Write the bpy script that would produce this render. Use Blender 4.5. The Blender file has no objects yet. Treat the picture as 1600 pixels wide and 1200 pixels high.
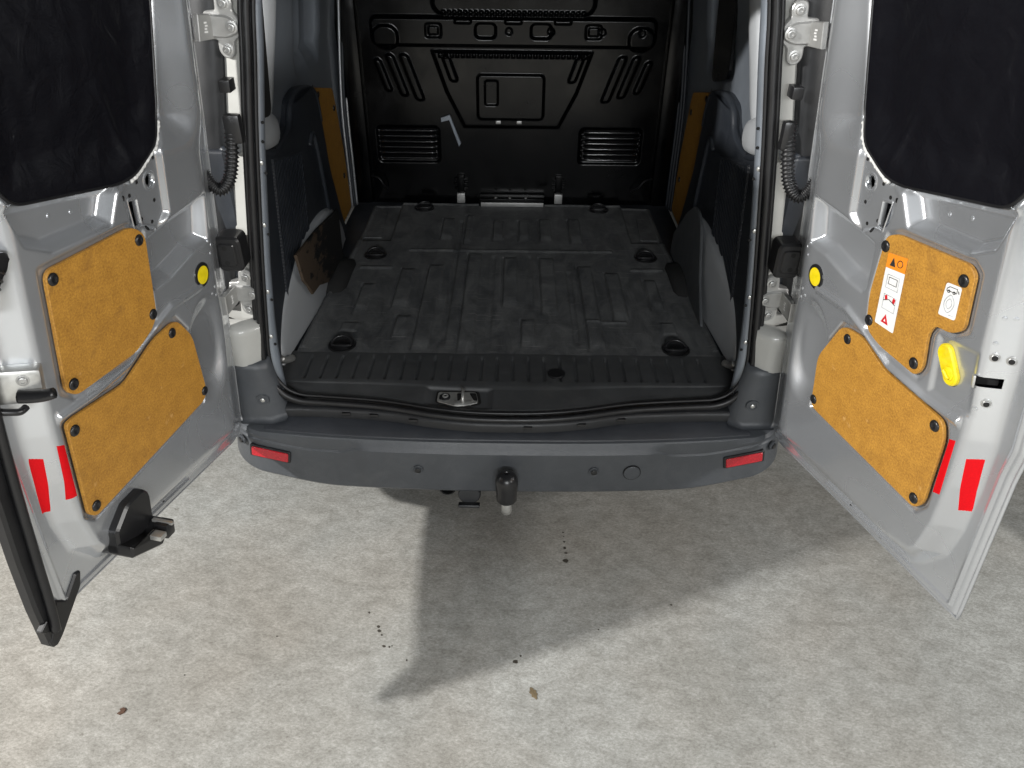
import bpy, bmesh, math, random
import numpy as np
from mathutils import Matrix, Vector
random.seed(4); np.random.seed(4)
R_ = math.radians
scn = bpy.context.scene
COL = scn.collection

# ------------------------------------------------------------------ camera, light, exposure
cam = bpy.data.cameras.new('camera'); cam.sensor_width = 36.0; cam.lens = 1150/1600*36
cam.clip_start = .02; cam.clip_end = 200
camo = bpy.data.objects.new('camera', cam); COL.objects.link(camo)
camo.matrix_world = Matrix.Translation((.013, -1.79, 1.99)) @ Matrix.Rotation(R_(90-34.8), 4, 'X') @ Matrix.Rotation(R_(.7), 4, 'Z')
scn.camera = camo
world = bpy.data.worlds.new('World'); scn.world = world; world.use_nodes = True
bg = world.node_tree.nodes['Background']; bg.inputs[0].default_value = (.86, .93, 1, 1); bg.inputs[1].default_value = .055

def lamp(name, loc, target, energy, sx, sy, color=(1, .97, .93)):
    l = bpy.data.lights.new(name, 'AREA'); l.shape = 'RECTANGLE'; l.size = sx; l.size_y = sy
    l.energy = energy; l.color = color
    o = bpy.data.objects.new(name, l); COL.objects.link(o); o.location = loc
    d = Vector(target)-Vector(loc); o.rotation_euler = d.to_track_quat('-Z', 'Y').to_euler()
    return o
lamp('hall_or_added_lamp', (-4.25, -1.92, 3.4), (0, -.3, .4), 415, .15, .15, (1, .98, .95))     # low lamp on the left: casts the door's shadow
lamp('hall_or_added_lamp', (.3, -5.2, 2.75), (0, .3, .7), 165, 2.2, .6, (.97, .99, 1))           # tube lamps on the ceiling behind the viewer
lamp('hall_or_added_lamp', (4.6, -2.7, 3.0), (-.6, .0, 1.3), 185, 1.6, .35, (1, .98, .95))
lamp('hall_or_added_lamp', (0, -6.0, 4.6), (0, -6.0, 0), 420, 3.0, .5, (1, .98, .95)).data.spread = R_(110)  # added lamp, brightens the floor that the door paint mirrors
scn.view_settings.view_transform = 'Standard'; scn.view_settings.look = 'None'
scn.view_settings.exposure = 0.0; scn.view_settings.gamma = 1.0
scn.view_settings.use_curve_mapping = False

# ------------------------------------------------------------------ materials
MATS = {}
def mat(name, col, rough=.5, metal=0.0, var=0.0, vscale=8.0, bump=0.0, bscale=60.0, coat=0.0, spec=.5, detail=8, dust=0.0, dustcol=(.3, .29, .27), dscale=6.0):
    m = bpy.data.materials.new(name); m.use_nodes = True; nt = m.node_tree; b = nt.nodes['Principled BSDF']
    b.inputs['Base Color'].default_value = (*col, 1); b.inputs['Roughness'].default_value = rough
    b.inputs['Metallic'].default_value = metal; b.inputs['Coat Weight'].default_value = coat
    b.inputs['Coat Roughness'].default_value = .08
    b.inputs['Specular IOR Level'].default_value = spec
    tc = nt.nodes.new('ShaderNodeTexCoord')
    out = None
    if var or dust:
        n = nt.nodes.new('ShaderNodeTexNoise'); n.inputs['Scale'].default_value = vscale; n.inputs['Detail'].default_value = detail; n.inputs['Roughness'].default_value = .65
        nt.links.new(tc.outputs['Object'], n.inputs['Vector'])
        r = nt.nodes.new('ShaderNodeMapRange'); r.inputs[1].default_value = .3; r.inputs[2].default_value = .7
        r.inputs[3].default_value = 1-var; r.inputs[4].default_value = 1+var
        nt.links.new(n.outputs[0], r.inputs[0])
        mx = nt.nodes.new('ShaderNodeVectorMath'); mx.operation = 'SCALE'; mx.inputs[0].default_value = col
        nt.links.new(r.outputs[0], mx.inputs['Scale']); out = mx.outputs[0]
        if dust:
            n2 = nt.nodes.new('ShaderNodeTexNoise'); n2.inputs['Scale'].default_value = dscale; n2.inputs['Detail'].default_value = 12; n2.inputs['Roughness'].default_value = .75
            n2.inputs['Distortion'].default_value = .6
            nt.links.new(tc.outputs['Object'], n2.inputs['Vector'])
            r2 = nt.nodes.new('ShaderNodeMapRange'); r2.inputs[1].default_value = .48; r2.inputs[2].default_value = .78; r2.inputs[3].default_value = 0; r2.inputs[4].default_value = dust
            nt.links.new(n2.outputs[0], r2.inputs[0])
            mm = nt.nodes.new('ShaderNodeMix'); mm.data_type = 'RGBA'; mm.inputs['B'].default_value = (*dustcol, 1)
            nt.links.new(r2.outputs[0], mm.inputs['Factor']); nt.links.new(out, mm.inputs['A']); out = mm.outputs['Result']
        nt.links.new(out, b.inputs['Base Color'])
        rr = nt.nodes.new('ShaderNodeMapRange'); rr.inputs[1].default_value = .3; rr.inputs[2].default_value = .7
        rr.inputs[3].default_value = max(.03, rough-.08); rr.inputs[4].default_value = min(1, rough+.1)
        nt.links.new(n.outputs[0], rr.inputs[0]); nt.links.new(rr.outputs[0], b.inputs['Roughness'])
    if bump:
        n3 = nt.nodes.new('ShaderNodeTexNoise'); n3.inputs['Scale'].default_value = bscale; n3.inputs['Detail'].default_value = 4
        nt.links.new(tc.outputs['Object'], n3.inputs['Vector'])
        bp = nt.nodes.new('ShaderNodeBump'); bp.inputs['Strength'].default_value = bump; bp.inputs['Distance'].default_value = .004
        nt.links.new(n3.outputs[0], bp.inputs['Height']); nt.links.new(bp.outputs[0], b.inputs['Normal'])
    MATS[name] = m
    return m
PAINT = mat('silver white paint', (.57, .59, .615), .27, .74, var=.04, vscale=3, coat=.5, detail=1.5)
PAINTIN = mat('shaded silver inner paint', (.26, .29, .33), .36, .5, var=.08, vscale=5, coat=.2)  # darker copy of the silver paint; the bay's dim light is in its colour
CREAM = mat('white body paint', (.37, .37, .35), .4, .0, var=.06, vscale=6, coat=.3)
BLACKP = mat('black gloss paint', (.0010, .0011, .0014), .20, 0, var=.2, vscale=5, spec=.26)
GLOSS = mat('shiny black enamel', (.006, .006, .007), .12, 0, coat=1.0)
COVER = mat('grey wheel arch cover', (.07, .075, .08), .45, 0, var=.15, vscale=9)
INPAINT = mat('lit silver inner paint', (.48, .50, .52), .4, .2, var=.06, vscale=5, coat=.2)  # lighter copy of the silver paint, its strong lighting put into the colour
PLASTIC = mat('charcoal moulded plastic', (.012, .013, .015), .46, 0, var=.15, vscale=10, bump=.12, bscale=600)
PAD = mat('grained step pad in shade tone', (.024, .027, .033), .44, 0, var=.15, vscale=6, bump=.2, bscale=420, dust=.12, dustcol=(.10, .105, .11), dscale=8)  # darker than the bumper: shade on the step put into the pad's colour
SILL = mat('scuffed sill plastic', (.050, .052, .054), .5, 0, var=.15, vscale=9, bump=.12, bscale=500, dust=.35, dustcol=(.11, .11, .105), dscale=11)
TRIM = mat('dark interior trim plastic', (.021, .025, .032), .45, 0, var=.15, vscale=6, bump=.15, bscale=500, dust=.06)
BUMPER = mat('grey bumper plastic', (.055, .060, .067), .38, 0, var=.12, vscale=5, bump=.22, bscale=520, dust=.30, dustcol=(.125, .13, .135), dscale=9)
RUBBER = mat('black rubber', (.008, .008, .009), .42, 0, var=.15, vscale=12)
STEEL = mat('galvanised steel', (.55, .55, .53), .38, .75, var=.15, vscale=30)
HINGE = mat('painted hinge steel', (.42, .42, .41), .38, .6, var=.1, vscale=25)
DARK = mat('black hole', (.003, .003, .003), .8)
RED = mat('red reflective tape', (.56, .002, .006), .55, 0, var=.10, vscale=260, spec=.15)
LENS = mat('red reflector lens', (.42, .006, .016), .2, 0, var=.35, vscale=240, coat=.6, bump=.3, bscale=300)
YEL = mat('yellow plastic', (.74, .58, .004), .45, 0, var=.12, vscale=60, dust=.15, dscale=40)
CLIP = mat('black plastic clip', (.013, .013, .014), .33)
WHITE = mat('white label', (.74, .74, .73), .5)
ORANGE = mat('orange label', (.80, .25, .015), .5)
INK = mat('black ink', (.02, .02, .02), .6)
INKG = mat('grey ink', (.38, .40, .42), .6)
REDINK = mat('red ink', (.55, .01, .015), .6)
FOAM = mat('white torn sealant', (.72, .72, .70), .7, bump=.8, bscale=220)
STAIN = mat('oil stain', (.045, .04, .032), .45, var=.3, vscale=60)
LEAF = mat('dry leaf', (.12, .09, .05), .7, var=.3, vscale=90)
CRUMB = mat('brown crumb', (.07, .035, .02), .8, var=.3, vscale=90)
TYRE = mat('tyre rubber', (.015, .015, .015), .75)

def hardboard():
    m = mat('oiled hardboard', (.47, .215, .045), .55, 0)
    nt = m.node_tree; b = nt.nodes['Principled BSDF']; tc = nt.nodes.new('ShaderNodeTexCoord')
    a = nt.nodes.new('ShaderNodeTexNoise'); a.inputs['Scale'].default_value = 210; a.inputs['Detail'].default_value = 4; a.inputs['Roughness'].default_value = .7
    c = nt.nodes.new('ShaderNodeTexNoise'); c.inputs['Scale'].default_value = 22; c.inputs['Detail'].default_value = 9; c.inputs['Roughness'].default_value = .7
    d = nt.nodes.new('ShaderNodeTexNoise'); d.inputs['Scale'].default_value = 9; d.inputs['Detail'].default_value = 10; d.inputs['Distortion'].default_value = 1.6
    for n in (a, c, d): nt.links.new(tc.outputs['Object'], n.inputs['Vector'])
    r1 = nt.nodes.new('ShaderNodeValToRGB'); r1.color_ramp.elements[0].position = .31; r1.color_ramp.elements[1].position = .69
    r1.color_ramp.elements[0].color = (.235, .100, .013, 1); r1.color_ramp.elements[1].color = (.58, .295, .044, 1)
    ad = nt.nodes.new('ShaderNodeMath'); ad.operation = 'MULTIPLY_ADD'; ad.inputs[1].default_value = .68
    nt.links.new(a.outputs[0], ad.inputs[0])
    hf = nt.nodes.new('ShaderNodeMath'); hf.operation = 'MULTIPLY'; hf.inputs[1].default_value = .32
    nt.links.new(c.outputs[0], hf.inputs[0]); nt.links.new(hf.outputs[0], ad.inputs[2])
    nt.links.new(ad.outputs[0], r1.inputs[0])
    mr = nt.nodes.new('ShaderNodeMapRange'); mr.inputs[1].default_value = .60; mr.inputs[2].default_value = .74; mr.inputs[3].default_value = 0; mr.inputs[4].default_value = .45
    nt.links.new(d.outputs[0], mr.inputs[0])
    mx = nt.nodes.new('ShaderNodeMix'); mx.data_type = 'RGBA'; mx.inputs['B'].default_value = (.17, .075, .02, 1)
    nt.links.new(mr.outputs[0], mx.inputs['Factor']); nt.links.new(r1.outputs[0], mx.inputs['A']); nt.links.new(mx.outputs['Result'], b.inputs['Base Color'])
    mp = nt.nodes.new('ShaderNodeMapping'); mp.inputs['Rotation'].default_value = (.5, .8, .3); mp.inputs['Scale'].default_value = (30, 30, 230); nt.links.new(tc.outputs['Object'], mp.inputs['Vector'])
    sc = nt.nodes.new('ShaderNodeTexNoise'); sc.inputs['Scale'].default_value = 1; sc.inputs['Detail'].default_value = 2; nt.links.new(mp.outputs[0], sc.inputs['Vector'])
    mr2 = nt.nodes.new('ShaderNodeMapRange'); mr2.inputs[1].default_value = .72; mr2.inputs[2].default_value = .78; mr2.inputs[3].default_value = 0; mr2.inputs[4].default_value = .5
    nt.links.new(sc.outputs[0], mr2.inputs[0])
    mx2 = nt.nodes.new('ShaderNodeMix'); mx2.data_type = 'RGBA'; mx2.inputs['B'].default_value = (.66, .40, .15, 1)
    nt.links.new(mr2.outputs[0], mx2.inputs['Factor']); nt.links.new(mx.outputs['Result'], mx2.inputs['A']); nt.links.new(mx2.outputs['Result'], b.inputs['Base Color'])
    bp = nt.nodes.new('ShaderNodeBump'); bp.inputs['Strength'].default_value = .15; bp.inputs['Distance'].default_value = .001
    nt.links.new(a.outputs[0], bp.inputs['Height']); nt.links.new(bp.outputs[0], b.inputs['Normal'])
    return m
WOOD = hardboard()

def concrete():
    m = mat('worn concrete', (.4, .39, .37), .8, 0)
    nt = m.node_tree; b = nt.nodes['Principled BSDF']; tc = nt.nodes.new('ShaderNodeTexCoord')
    def noise(s, d, r=.6, dist=0, vec=None):
        n = nt.nodes.new('ShaderNodeTexNoise'); n.inputs['Scale'].default_value = s; n.inputs['Detail'].default_value = d
        n.inputs['Roughness'].default_value = r; n.inputs['Distortion'].default_value = dist
        nt.links.new(vec or tc.outputs['Object'], n.inputs['Vector']); return n.outputs[0]
    def ramp(src, p0, p1, c0, c1):
        r = nt.nodes.new('ShaderNodeValToRGB'); e = r.color_ramp.elements
        e[0].position = p0; e[1].position = p1; e[0].color = (*c0, 1); e[1].color = (*c1, 1)
        nt.links.new(src, r.inputs[0]); return r.outputs[0]
    def mul(a, c, f=1.0):
        x = nt.nodes.new('ShaderNodeMix'); x.data_type = 'RGBA'; x.blend_type = 'MULTIPLY'; x.inputs['Factor'].default_value = f
        nt.links.new(a, x.inputs['A']); nt.links.new(c, x.inputs['B']); return x.outputs['Result']
    mp = nt.nodes.new('ShaderNodeMapping'); mp.inputs['Rotation'].default_value = (0, 0, R_(35)); mp.inputs['Scale'].default_value = (1, 1.7, 1)
    nt.links.new(tc.outputs['Object'], mp.inputs['Vector'])
    big = ramp(noise(1.7, 6, .6, .5), .34, .68, (.258, .255, .241), (.345, .343, .330))
    mid = ramp(noise(15, 8, .72, .4, mp.outputs[0]), .33, .66, (.74, .73, .71), (1.12, 1.12, 1.12))
    fine = ramp(noise(85, 10, .85, .2, mp.outputs[0]), .38, .62, (.62, .61, .58), (1.22, 1.22, 1.21))
    dots = ramp(noise(26, 3, .5), .24, .30, (.45, .42, .38), (1, 1, 1))
    warm = ramp(noise(.9, 3), .38, .62, (1.02, .985, .95), (.98, 1.0, 1.01))
    c = mul(mul(mul(mul(big, mid), fine), dots, .6), warm)
    nt.links.new(c, b.inputs['Base Color'])
    bp = nt.nodes.new('ShaderNodeBump'); bp.inputs['Strength'].default_value = .35; bp.inputs['Distance'].default_value = .004
    nt.links.new(noise(70, 8, .75), bp.inputs['Height']); nt.links.new(bp.outputs[0], b.inputs['Normal'])
    return m
CONC = concrete()

def matrubber():
    m = mat('dusty black load mat', (.02, .02, .021), .62, 0)
    nt = m.node_tree; b = nt.nodes['Principled BSDF']; tc = nt.nodes.new('ShaderNodeTexCoord')
    mp = nt.nodes.new('ShaderNodeMapping'); mp.inputs['Scale'].default_value = (2.2, 1, 1); nt.links.new(tc.outputs['Object'], mp.inputs['Vector'])
    n = nt.nodes.new('ShaderNodeTexNoise'); n.inputs['Scale'].default_value = 7; n.inputs['Detail'].default_value = 14; n.inputs['Roughness'].default_value = .72; n.inputs['Distortion'].default_value = .8
    nt.links.new(mp.outputs[0], n.inputs['Vector'])
    r = nt.nodes.new('ShaderNodeValToRGB'); e = r.color_ramp.elements; e[0].position = .36; e[1].position = .78
    e[0].color = (.058, .061, .064, 1); e[1].color = (.165, .168, .166, 1)
    nt.links.new(n.outputs[0], r.inputs[0]); last = r.outputs[0]
    for rz, sc, amt in ((8, (9, 160, 1), .5), (-62, (14, 190, 1), .4), (96, (7, 120, 1), .45)):
        m2 = nt.nodes.new('ShaderNodeMapping'); m2.inputs['Rotation'].default_value = (0, 0, R_(rz)); m2.inputs['Scale'].default_value = sc; nt.links.new(tc.outputs['Object'], m2.inputs['Vector'])
        q = nt.nodes.new('ShaderNodeTexNoise'); q.inputs['Scale'].default_value = 1; q.inputs['Detail'].default_value = 3; nt.links.new(m2.outputs[0], q.inputs['Vector'])
        k = nt.nodes.new('ShaderNodeMapRange'); k.inputs[1].default_value = .66; k.inputs[2].default_value = .76; k.inputs[3].default_value = 0; k.inputs[4].default_value = amt
        nt.links.new(q.outputs[0], k.inputs[0])
        x = nt.nodes.new('ShaderNodeMix'); x.data_type = 'RGBA'; x.inputs['B'].default_value = (.30, .30, .29, 1)
        nt.links.new(k.outputs[0], x.inputs['Factor']); nt.links.new(last, x.inputs['A']); last = x.outputs['Result']
    nt.links.new(last, b.inputs['Base Color'])
    f = nt.nodes.new('ShaderNodeTexNoise'); f.inputs['Scale'].default_value = 260; f.inputs['Detail'].default_value = 3
    nt.links.new(tc.outputs['Object'], f.inputs['Vector'])
    bp = nt.nodes.new('ShaderNodeBump'); bp.inputs['Strength'].default_value = .3; bp.inputs['Distance'].default_value = .002
    nt.links.new(f.outputs[0], bp.inputs['Height']); nt.links.new(bp.outputs[0], b.inputs['Normal'])
    rr = nt.nodes.new('ShaderNodeMapRange'); rr.inputs[3].default_value = .48; rr.inputs[4].default_value = .72
    nt.links.new(n.outputs[0], rr.inputs[0]); nt.links.new(rr.outputs[0], b.inputs['Roughness'])
    return m
MAT = matrubber()

def blacksheet():
    m = mat('black wrinkled plastic sheet', (.005, .005, .007), .27, 0)
    nt = m.node_tree; b = nt.nodes['Principled BSDF']; tc = nt.nodes.new('ShaderNodeTexCoord')
    n = nt.nodes.new('ShaderNodeTexNoise'); n.inputs['Scale'].default_value = 16; n.inputs['Detail'].default_value = 6; n.inputs['Roughness'].default_value = .55; n.inputs['Distortion'].default_value = .8
    v = nt.nodes.new('ShaderNodeTexNoise'); v.inputs['Scale'].default_value = 150; v.inputs['Detail'].default_value = 5
    for q in (n, v): nt.links.new(tc.outputs['Object'], q.inputs['Vector'])
    a = nt.nodes.new('ShaderNodeMath'); a.operation = 'MULTIPLY_ADD'; a.inputs[1].default_value = .12
    nt.links.new(v.outputs[0], a.inputs[0]); nt.links.new(n.outputs[0], a.inputs[2])
    bp = nt.nodes.new('ShaderNodeBump'); bp.inputs['Strength'].default_value = .6; bp.inputs['Distance'].default_value = .005
    nt.links.new(a.outputs[0], bp.inputs['Height']); nt.links.new(bp.outputs[0], b.inputs['Normal'])
    return m
SHEET = blacksheet()

def peeled():
    m = mat('brown board with peeling black coat', (.09, .055, .03), .6, 0)
    nt = m.node_tree; b = nt.nodes['Principled BSDF']; tc = nt.nodes.new('ShaderNodeTexCoord')
    mp = nt.nodes.new('ShaderNodeMapping'); mp.inputs['Scale'].default_value = (1, 2.4, .55); mp.inputs['Rotation'].default_value = (R_(-12), 0, 0); nt.links.new(tc.outputs['Object'], mp.inputs['Vector'])
    n = nt.nodes.new('ShaderNodeTexNoise'); n.inputs['Scale'].default_value = 9; n.inputs['Detail'].default_value = 7; n.inputs['Roughness'].default_value = .7
    nt.links.new(mp.outputs[0], n.inputs['Vector'])
    sp = nt.nodes.new('ShaderNodeSeparateXYZ'); nt.links.new(tc.outputs['Object'], sp.inputs[0])
    ad = nt.nodes.new('ShaderNodeMath'); ad.operation = 'MULTIPLY_ADD'; ad.inputs[1].default_value = .55
    nt.links.new(sp.outputs['X'], ad.inputs[0]); nt.links.new(n.outputs[0], ad.inputs[2])
    r = nt.nodes.new('ShaderNodeValToRGB'); e = r.color_ramp.elements; e[0].position = .45; e[1].position = .48
    e[0].color = (.075, .052, .034, 1); e[1].color = (.006, .006, .006, 1)
    nt.links.new(ad.outputs[0], r.inputs[0]); nt.links.new(r.outputs[0], b.inputs['Base Color'])
    return m
PEEL = peeled()

# ------------------------------------------------------------------ helpers
def tag(o, label=None, cat=None, group=None, kind=None):
    if label: o['label'] = label
    if cat: o['category'] = cat
    if group: o['group'] = group
    if kind: o['kind'] = kind
    return o
def link(name, me, m, parent=None, mtx=None):
    if m is not None and not me.materials: me.materials.append(m)
    o = bpy.data.objects.new(name, me); COL.objects.link(o)
    if parent is not None: o.parent = parent
    if parent is not None and parent.name not in LOCALP: o.matrix_basis = parent.matrix_basis.inverted() @ (mtx if mtx is not None else Matrix())
    elif mtx is not None: o.matrix_basis = mtx
    return o
LOCALP = set()                           # parents whose children are given in the parent's own frame
def local(o): LOCALP.add(o.name); return o
def mesh(name, verts, faces, smooth=True):
    me = bpy.data.meshes.new(name); me.from_pydata([tuple(map(float, v)) for v in verts], [], [tuple(map(int, f)) for f in faces]); me.update()
    if smooth: me.shade_smooth()
    return me
def recalc(me):
    bm = bmesh.new(); bm.from_mesh(me); bmesh.ops.recalc_face_normals(bm, faces=bm.faces); bm.to_mesh(me); bm.free(); return me
def grid(name, P, m, parent=None, flip=False, keep=None, closeu=False, closev=False, smooth=True):
    nu, nv = P.shape[:2]
    iu = np.arange(nu if closeu else nu-1); iv = np.arange(nv if closev else nv-1)
    A, B = np.meshgrid(iu, iv, indexing='ij'); A2 = (A+1) % nu; B2 = (B+1) % nv
    q = np.stack([A*nv+B, A2*nv+B, A2*nv+B2, A*nv+B2], -1).reshape(-1, 4)
    if keep is not None: q = q[keep.reshape(-1)]
    if flip: q = q[:, ::-1]
    me = bpy.data.meshes.new(name)
    V = P.reshape(-1, 3).astype(np.float32); me.vertices.add(len(V)); me.vertices.foreach_set('co', V.ravel())
    me.loops.add(q.size); me.loops.foreach_set('vertex_index', q.ravel().astype(np.int32))
    me.polygons.add(len(q)); me.polygons.foreach_set('loop_start', (np.arange(len(q))*4).astype(np.int32))
    me.update(calc_edges=True); me.validate()
    if smooth: me.shade_smooth()
    return link(name, me, m, parent)
def frame(o, u, v, n):
    """matrix whose local x,y,z are u,v,n at o"""
    u, v, n = (Vector(k).normalized() for k in (u, v, n))
    return Matrix(((u.x, v.x, n.x, o[0]), (u.y, v.y, n.y, o[1]), (u.z, v.z, n.z, o[2]), (0, 0, 0, 1)))
def rpoly(pts, r, n=5):
    """polygon with rounded corners; r a number or one per corner"""
    out = []; N = len(pts)
    for i, p in enumerate(pts):
        rr = r if not hasattr(r, '__len__') else r[i]
        p = Vector(p); a = Vector(pts[i-1])-p; b = Vector(pts[(i+1) % N])-p
        d = min(rr, a.length*.45, b.length*.45)
        if d < 1e-5: out.append(tuple(p)); continue
        a = p+a.normalized()*d; b = p+b.normalized()*d
        for k in range(n+1):
            t = k/n; out.append(tuple(a*(1-t)**2+p*2*t*(1-t)+b*t*t))
    return out
def prism_mesh(name, pts, h, ch=.0015, h0=0.0):
    """extruded outline z h0..h with a small chamfer on the top edge"""
    N = len(pts); c = Vector((sum(p[0] for p in pts)/N, sum(p[1] for p in pts)/N))
    ins = []
    area = sum(pts[i][0]*pts[(i+1) % N][1]-pts[(i+1) % N][0]*pts[i][1] for i in range(N))
    sg = 1 if area > 0 else -1
    for i in range(N):
        a = Vector(pts[i-1]); p = Vector(pts[i]); b = Vector(pts[(i+1) % N])
        t = (b-a); t = t.normalized() if t.length > 1e-9 else Vector((1, 0)); nrm = Vector((-t.y, t.x))*sg
        ins.append(p+nrm*ch)
    V = [(p[0], p[1], h0) for p in pts]+[(p[0], p[1], h-ch) for p in pts]+[(p[0], p[1], h) for p in ins]
    F = []
    for i in range(N):
        j = (i+1) % N
        F += [(i, j, N+j, N+i), (N+i, N+j, 2*N+j, 2*N+i)]
    F += [tuple(range(2*N, 3*N)), tuple(range(N-1, -1, -1))]
    me = mesh(name, V, F, False); recalc(me); return me
def prism(name, pts, h, m, parent=None, mtx=None, ch=.0015, h0=0.0):
    return link(name, prism_mesh(name, pts, h, ch, h0), m, parent, mtx)
def box_mesh(name, lo, hi, bev=.003, seg=2):
    bm = bmesh.new(); bmesh.ops.create_cube(bm, size=1)
    for v in bm.verts: v.co = Vector(((lo[i]+hi[i])/2+v.co[i]*(hi[i]-lo[i]) for i in range(3)))
    if bev: bmesh.ops.bevel(bm, geom=list(bm.edges), offset=bev, segments=seg, affect='EDGES', profile=.6)
    me = bpy.data.meshes.new(name); bm.to_mesh(me); bm.free(); me.shade_smooth()
    try: me.set_sharp_from_angle(angle=R_(50))
    except Exception: pass
    return me
def box(name, lo, hi, m, parent=None, bev=.003, mtx=None): return link(name, box_mesh(name, lo, hi, bev), m, parent, mtx)
def catmull(pts, n=6, closed=False):
    P = [Vector(p) for p in pts]; out = []; N = len(P)
    for i in range(N if closed else N-1):
        p0 = P[(i-1) % N] if closed or i > 0 else P[0]; p1 = P[i]; p2 = P[(i+1) % N]; p3 = P[(i+2) % N] if closed or i+2 < N else P[-1]
        for k in range(n):
            t = k/n
            out.append(.5*((2*p1)+(p2-p0)*t+(2*p0-5*p1+4*p2-p3)*t*t+(3*p1-p0-3*p2+p3)*t**3))
    if not closed: out.append(P[-1])
    return out
def tube(name, pts, rad, m, parent=None, seg=10, closed=False, flat=(1, 1), ref=None):
    """sweep a circle (or ellipse) along points; rad a number or function of index fraction"""
    P = [Vector(p) for p in pts]; N = len(P); rows = []
    prev = Vector(ref) if ref else None
    for i in range(N):
        a = P[i-1] if (i > 0 or closed) else P[0]; b = P[(i+1) % N] if (i < N-1 or closed) else P[-1]
        t = (b-a).normalized()
        if prev is None: prev = t.orthogonal()
        s = (prev-t*prev.dot(t))
        s = s.normalized() if s.length > 1e-6 else t.orthogonal().normalized()
        prev = s; u = t.cross(s)
        r = rad(i/(N-1)) if callable(rad) else rad
        rows.append([P[i]+s*(math.cos(2*math.pi*k/seg)*r*flat[0])+u*(math.sin(2*math.pi*k/seg)*r*flat[1]) for k in range(seg)])
    V = [v for r in rows for v in r]; F = []
    for i in range(N if closed else N-1):
        for k in range(seg):
            j = (i+1) % N; k2 = (k+1) % seg
            F.append((i*seg+k, i*seg+k2, j*seg+k2, j*seg+k))
    if not closed: F += [tuple(range(seg-1, -1, -1)), tuple(range((N-1)*seg, N*seg))]
    me = mesh(name, V, F); recalc(me); return link(name, me, m, parent)
def lathe_mesh(name, prof, seg=20):
    """prof: list of (radius, z)"""
    V = []; F = []; n = len(prof)
    for k in range(seg):
        a = 2*math.pi*k/seg
        V += [(r*math.cos(a), r*math.sin(a), z) for r, z in prof]
    for k in range(seg):
        k2 = (k+1) % seg
        for i in range(n-1): F.append((k*n+i, k2*n+i, k2*n+i+1, k*n+i+1))
    F.append(tuple(k*n+n-1 for k in range(seg))); F.append(tuple(k*n for k in range(seg-1, -1, -1)))
    me = mesh(name, V, F); recalc(me)
    try: me.set_sharp_from_angle(angle=R_(45))
    except Exception: pass
    return me
def sstep(x): x = np.clip(x, 0, 1); return x*x*(3-2*x)
def sdbox(x, y, cx, cy, hx, hy, r=0.0, ang=0.0):
    if ang: c, s = math.cos(ang), math.sin(ang); x, y = (x-cx)*c+(y-cy)*s, -(x-cx)*s+(y-cy)*c; cx = cy = 0
    qx = np.abs(x-cx)-hx+r; qy = np.abs(y-cy)-hy+r
    return np.hypot(np.maximum(qx, 0), np.maximum(qy, 0))+np.minimum(np.maximum(qx, qy), 0)-r
def sdpoly(x, y, pts):
    d = np.full(x.shape, 1e9); ins = np.zeros(x.shape, bool); N = len(pts)
    for i in range(N):
        x1, y1 = pts[i]; x2, y2 = pts[(i+1) % N]; ex, ey = x2-x1, y2-y1
        t = np.clip(((x-x1)*ex+(y-y1)*ey)/(ex*ex+ey*ey+1e-12), 0, 1)
        d = np.minimum(d, np.hypot(x-x1-ex*t, y-y1-ey*t))
        c = ((y1 > y) != (y2 > y)) & (x < (x2-x1)*(y-y1)/(y2-y1+1e-12)+x1); ins ^= c
    return np.where(ins, -d, d)
def smin(a, b, k): h = np.clip(.5+.5*(b-a)/k, 0, 1); return b*(1-h)+a*h-k*h*(1-h)

# shared small meshes
PLUG = lathe_mesh('panel_clip', [(.0128, -.001), (.0132, .0015), (.0118, .0036), (.0085, .0048), (.0066, .0050), (.0052, .0042), (.0, .0040)], 18)
BOLT = lathe_mesh('bolt', [(.0150, 0), (.0150, .002), (.0105, .0028), (.0102, .0088), (.0090, .0098), (.0058, .0098), (.0050, .0070), (.0, .0068)], 18)
SCREW = lathe_mesh('screw', [(.0075, 0), (.0072, .0018), (.0045, .0036), (.0, .0042)], 14)
HOLE = lathe_mesh('hole', [(.0045, -.001), (.0045, .0006), (.0, .0006)], 14)
WELD = lathe_mesh('weld_spot', [(.0048, 0), (.004, .0012), (0, .002)], 12)
for q, k in ((WELD, PAINT), (PLUG, CLIP), (BOLT, HINGE), (SCREW, STEEL), (HOLE, DARK)): q.materials.append(k)

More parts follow.
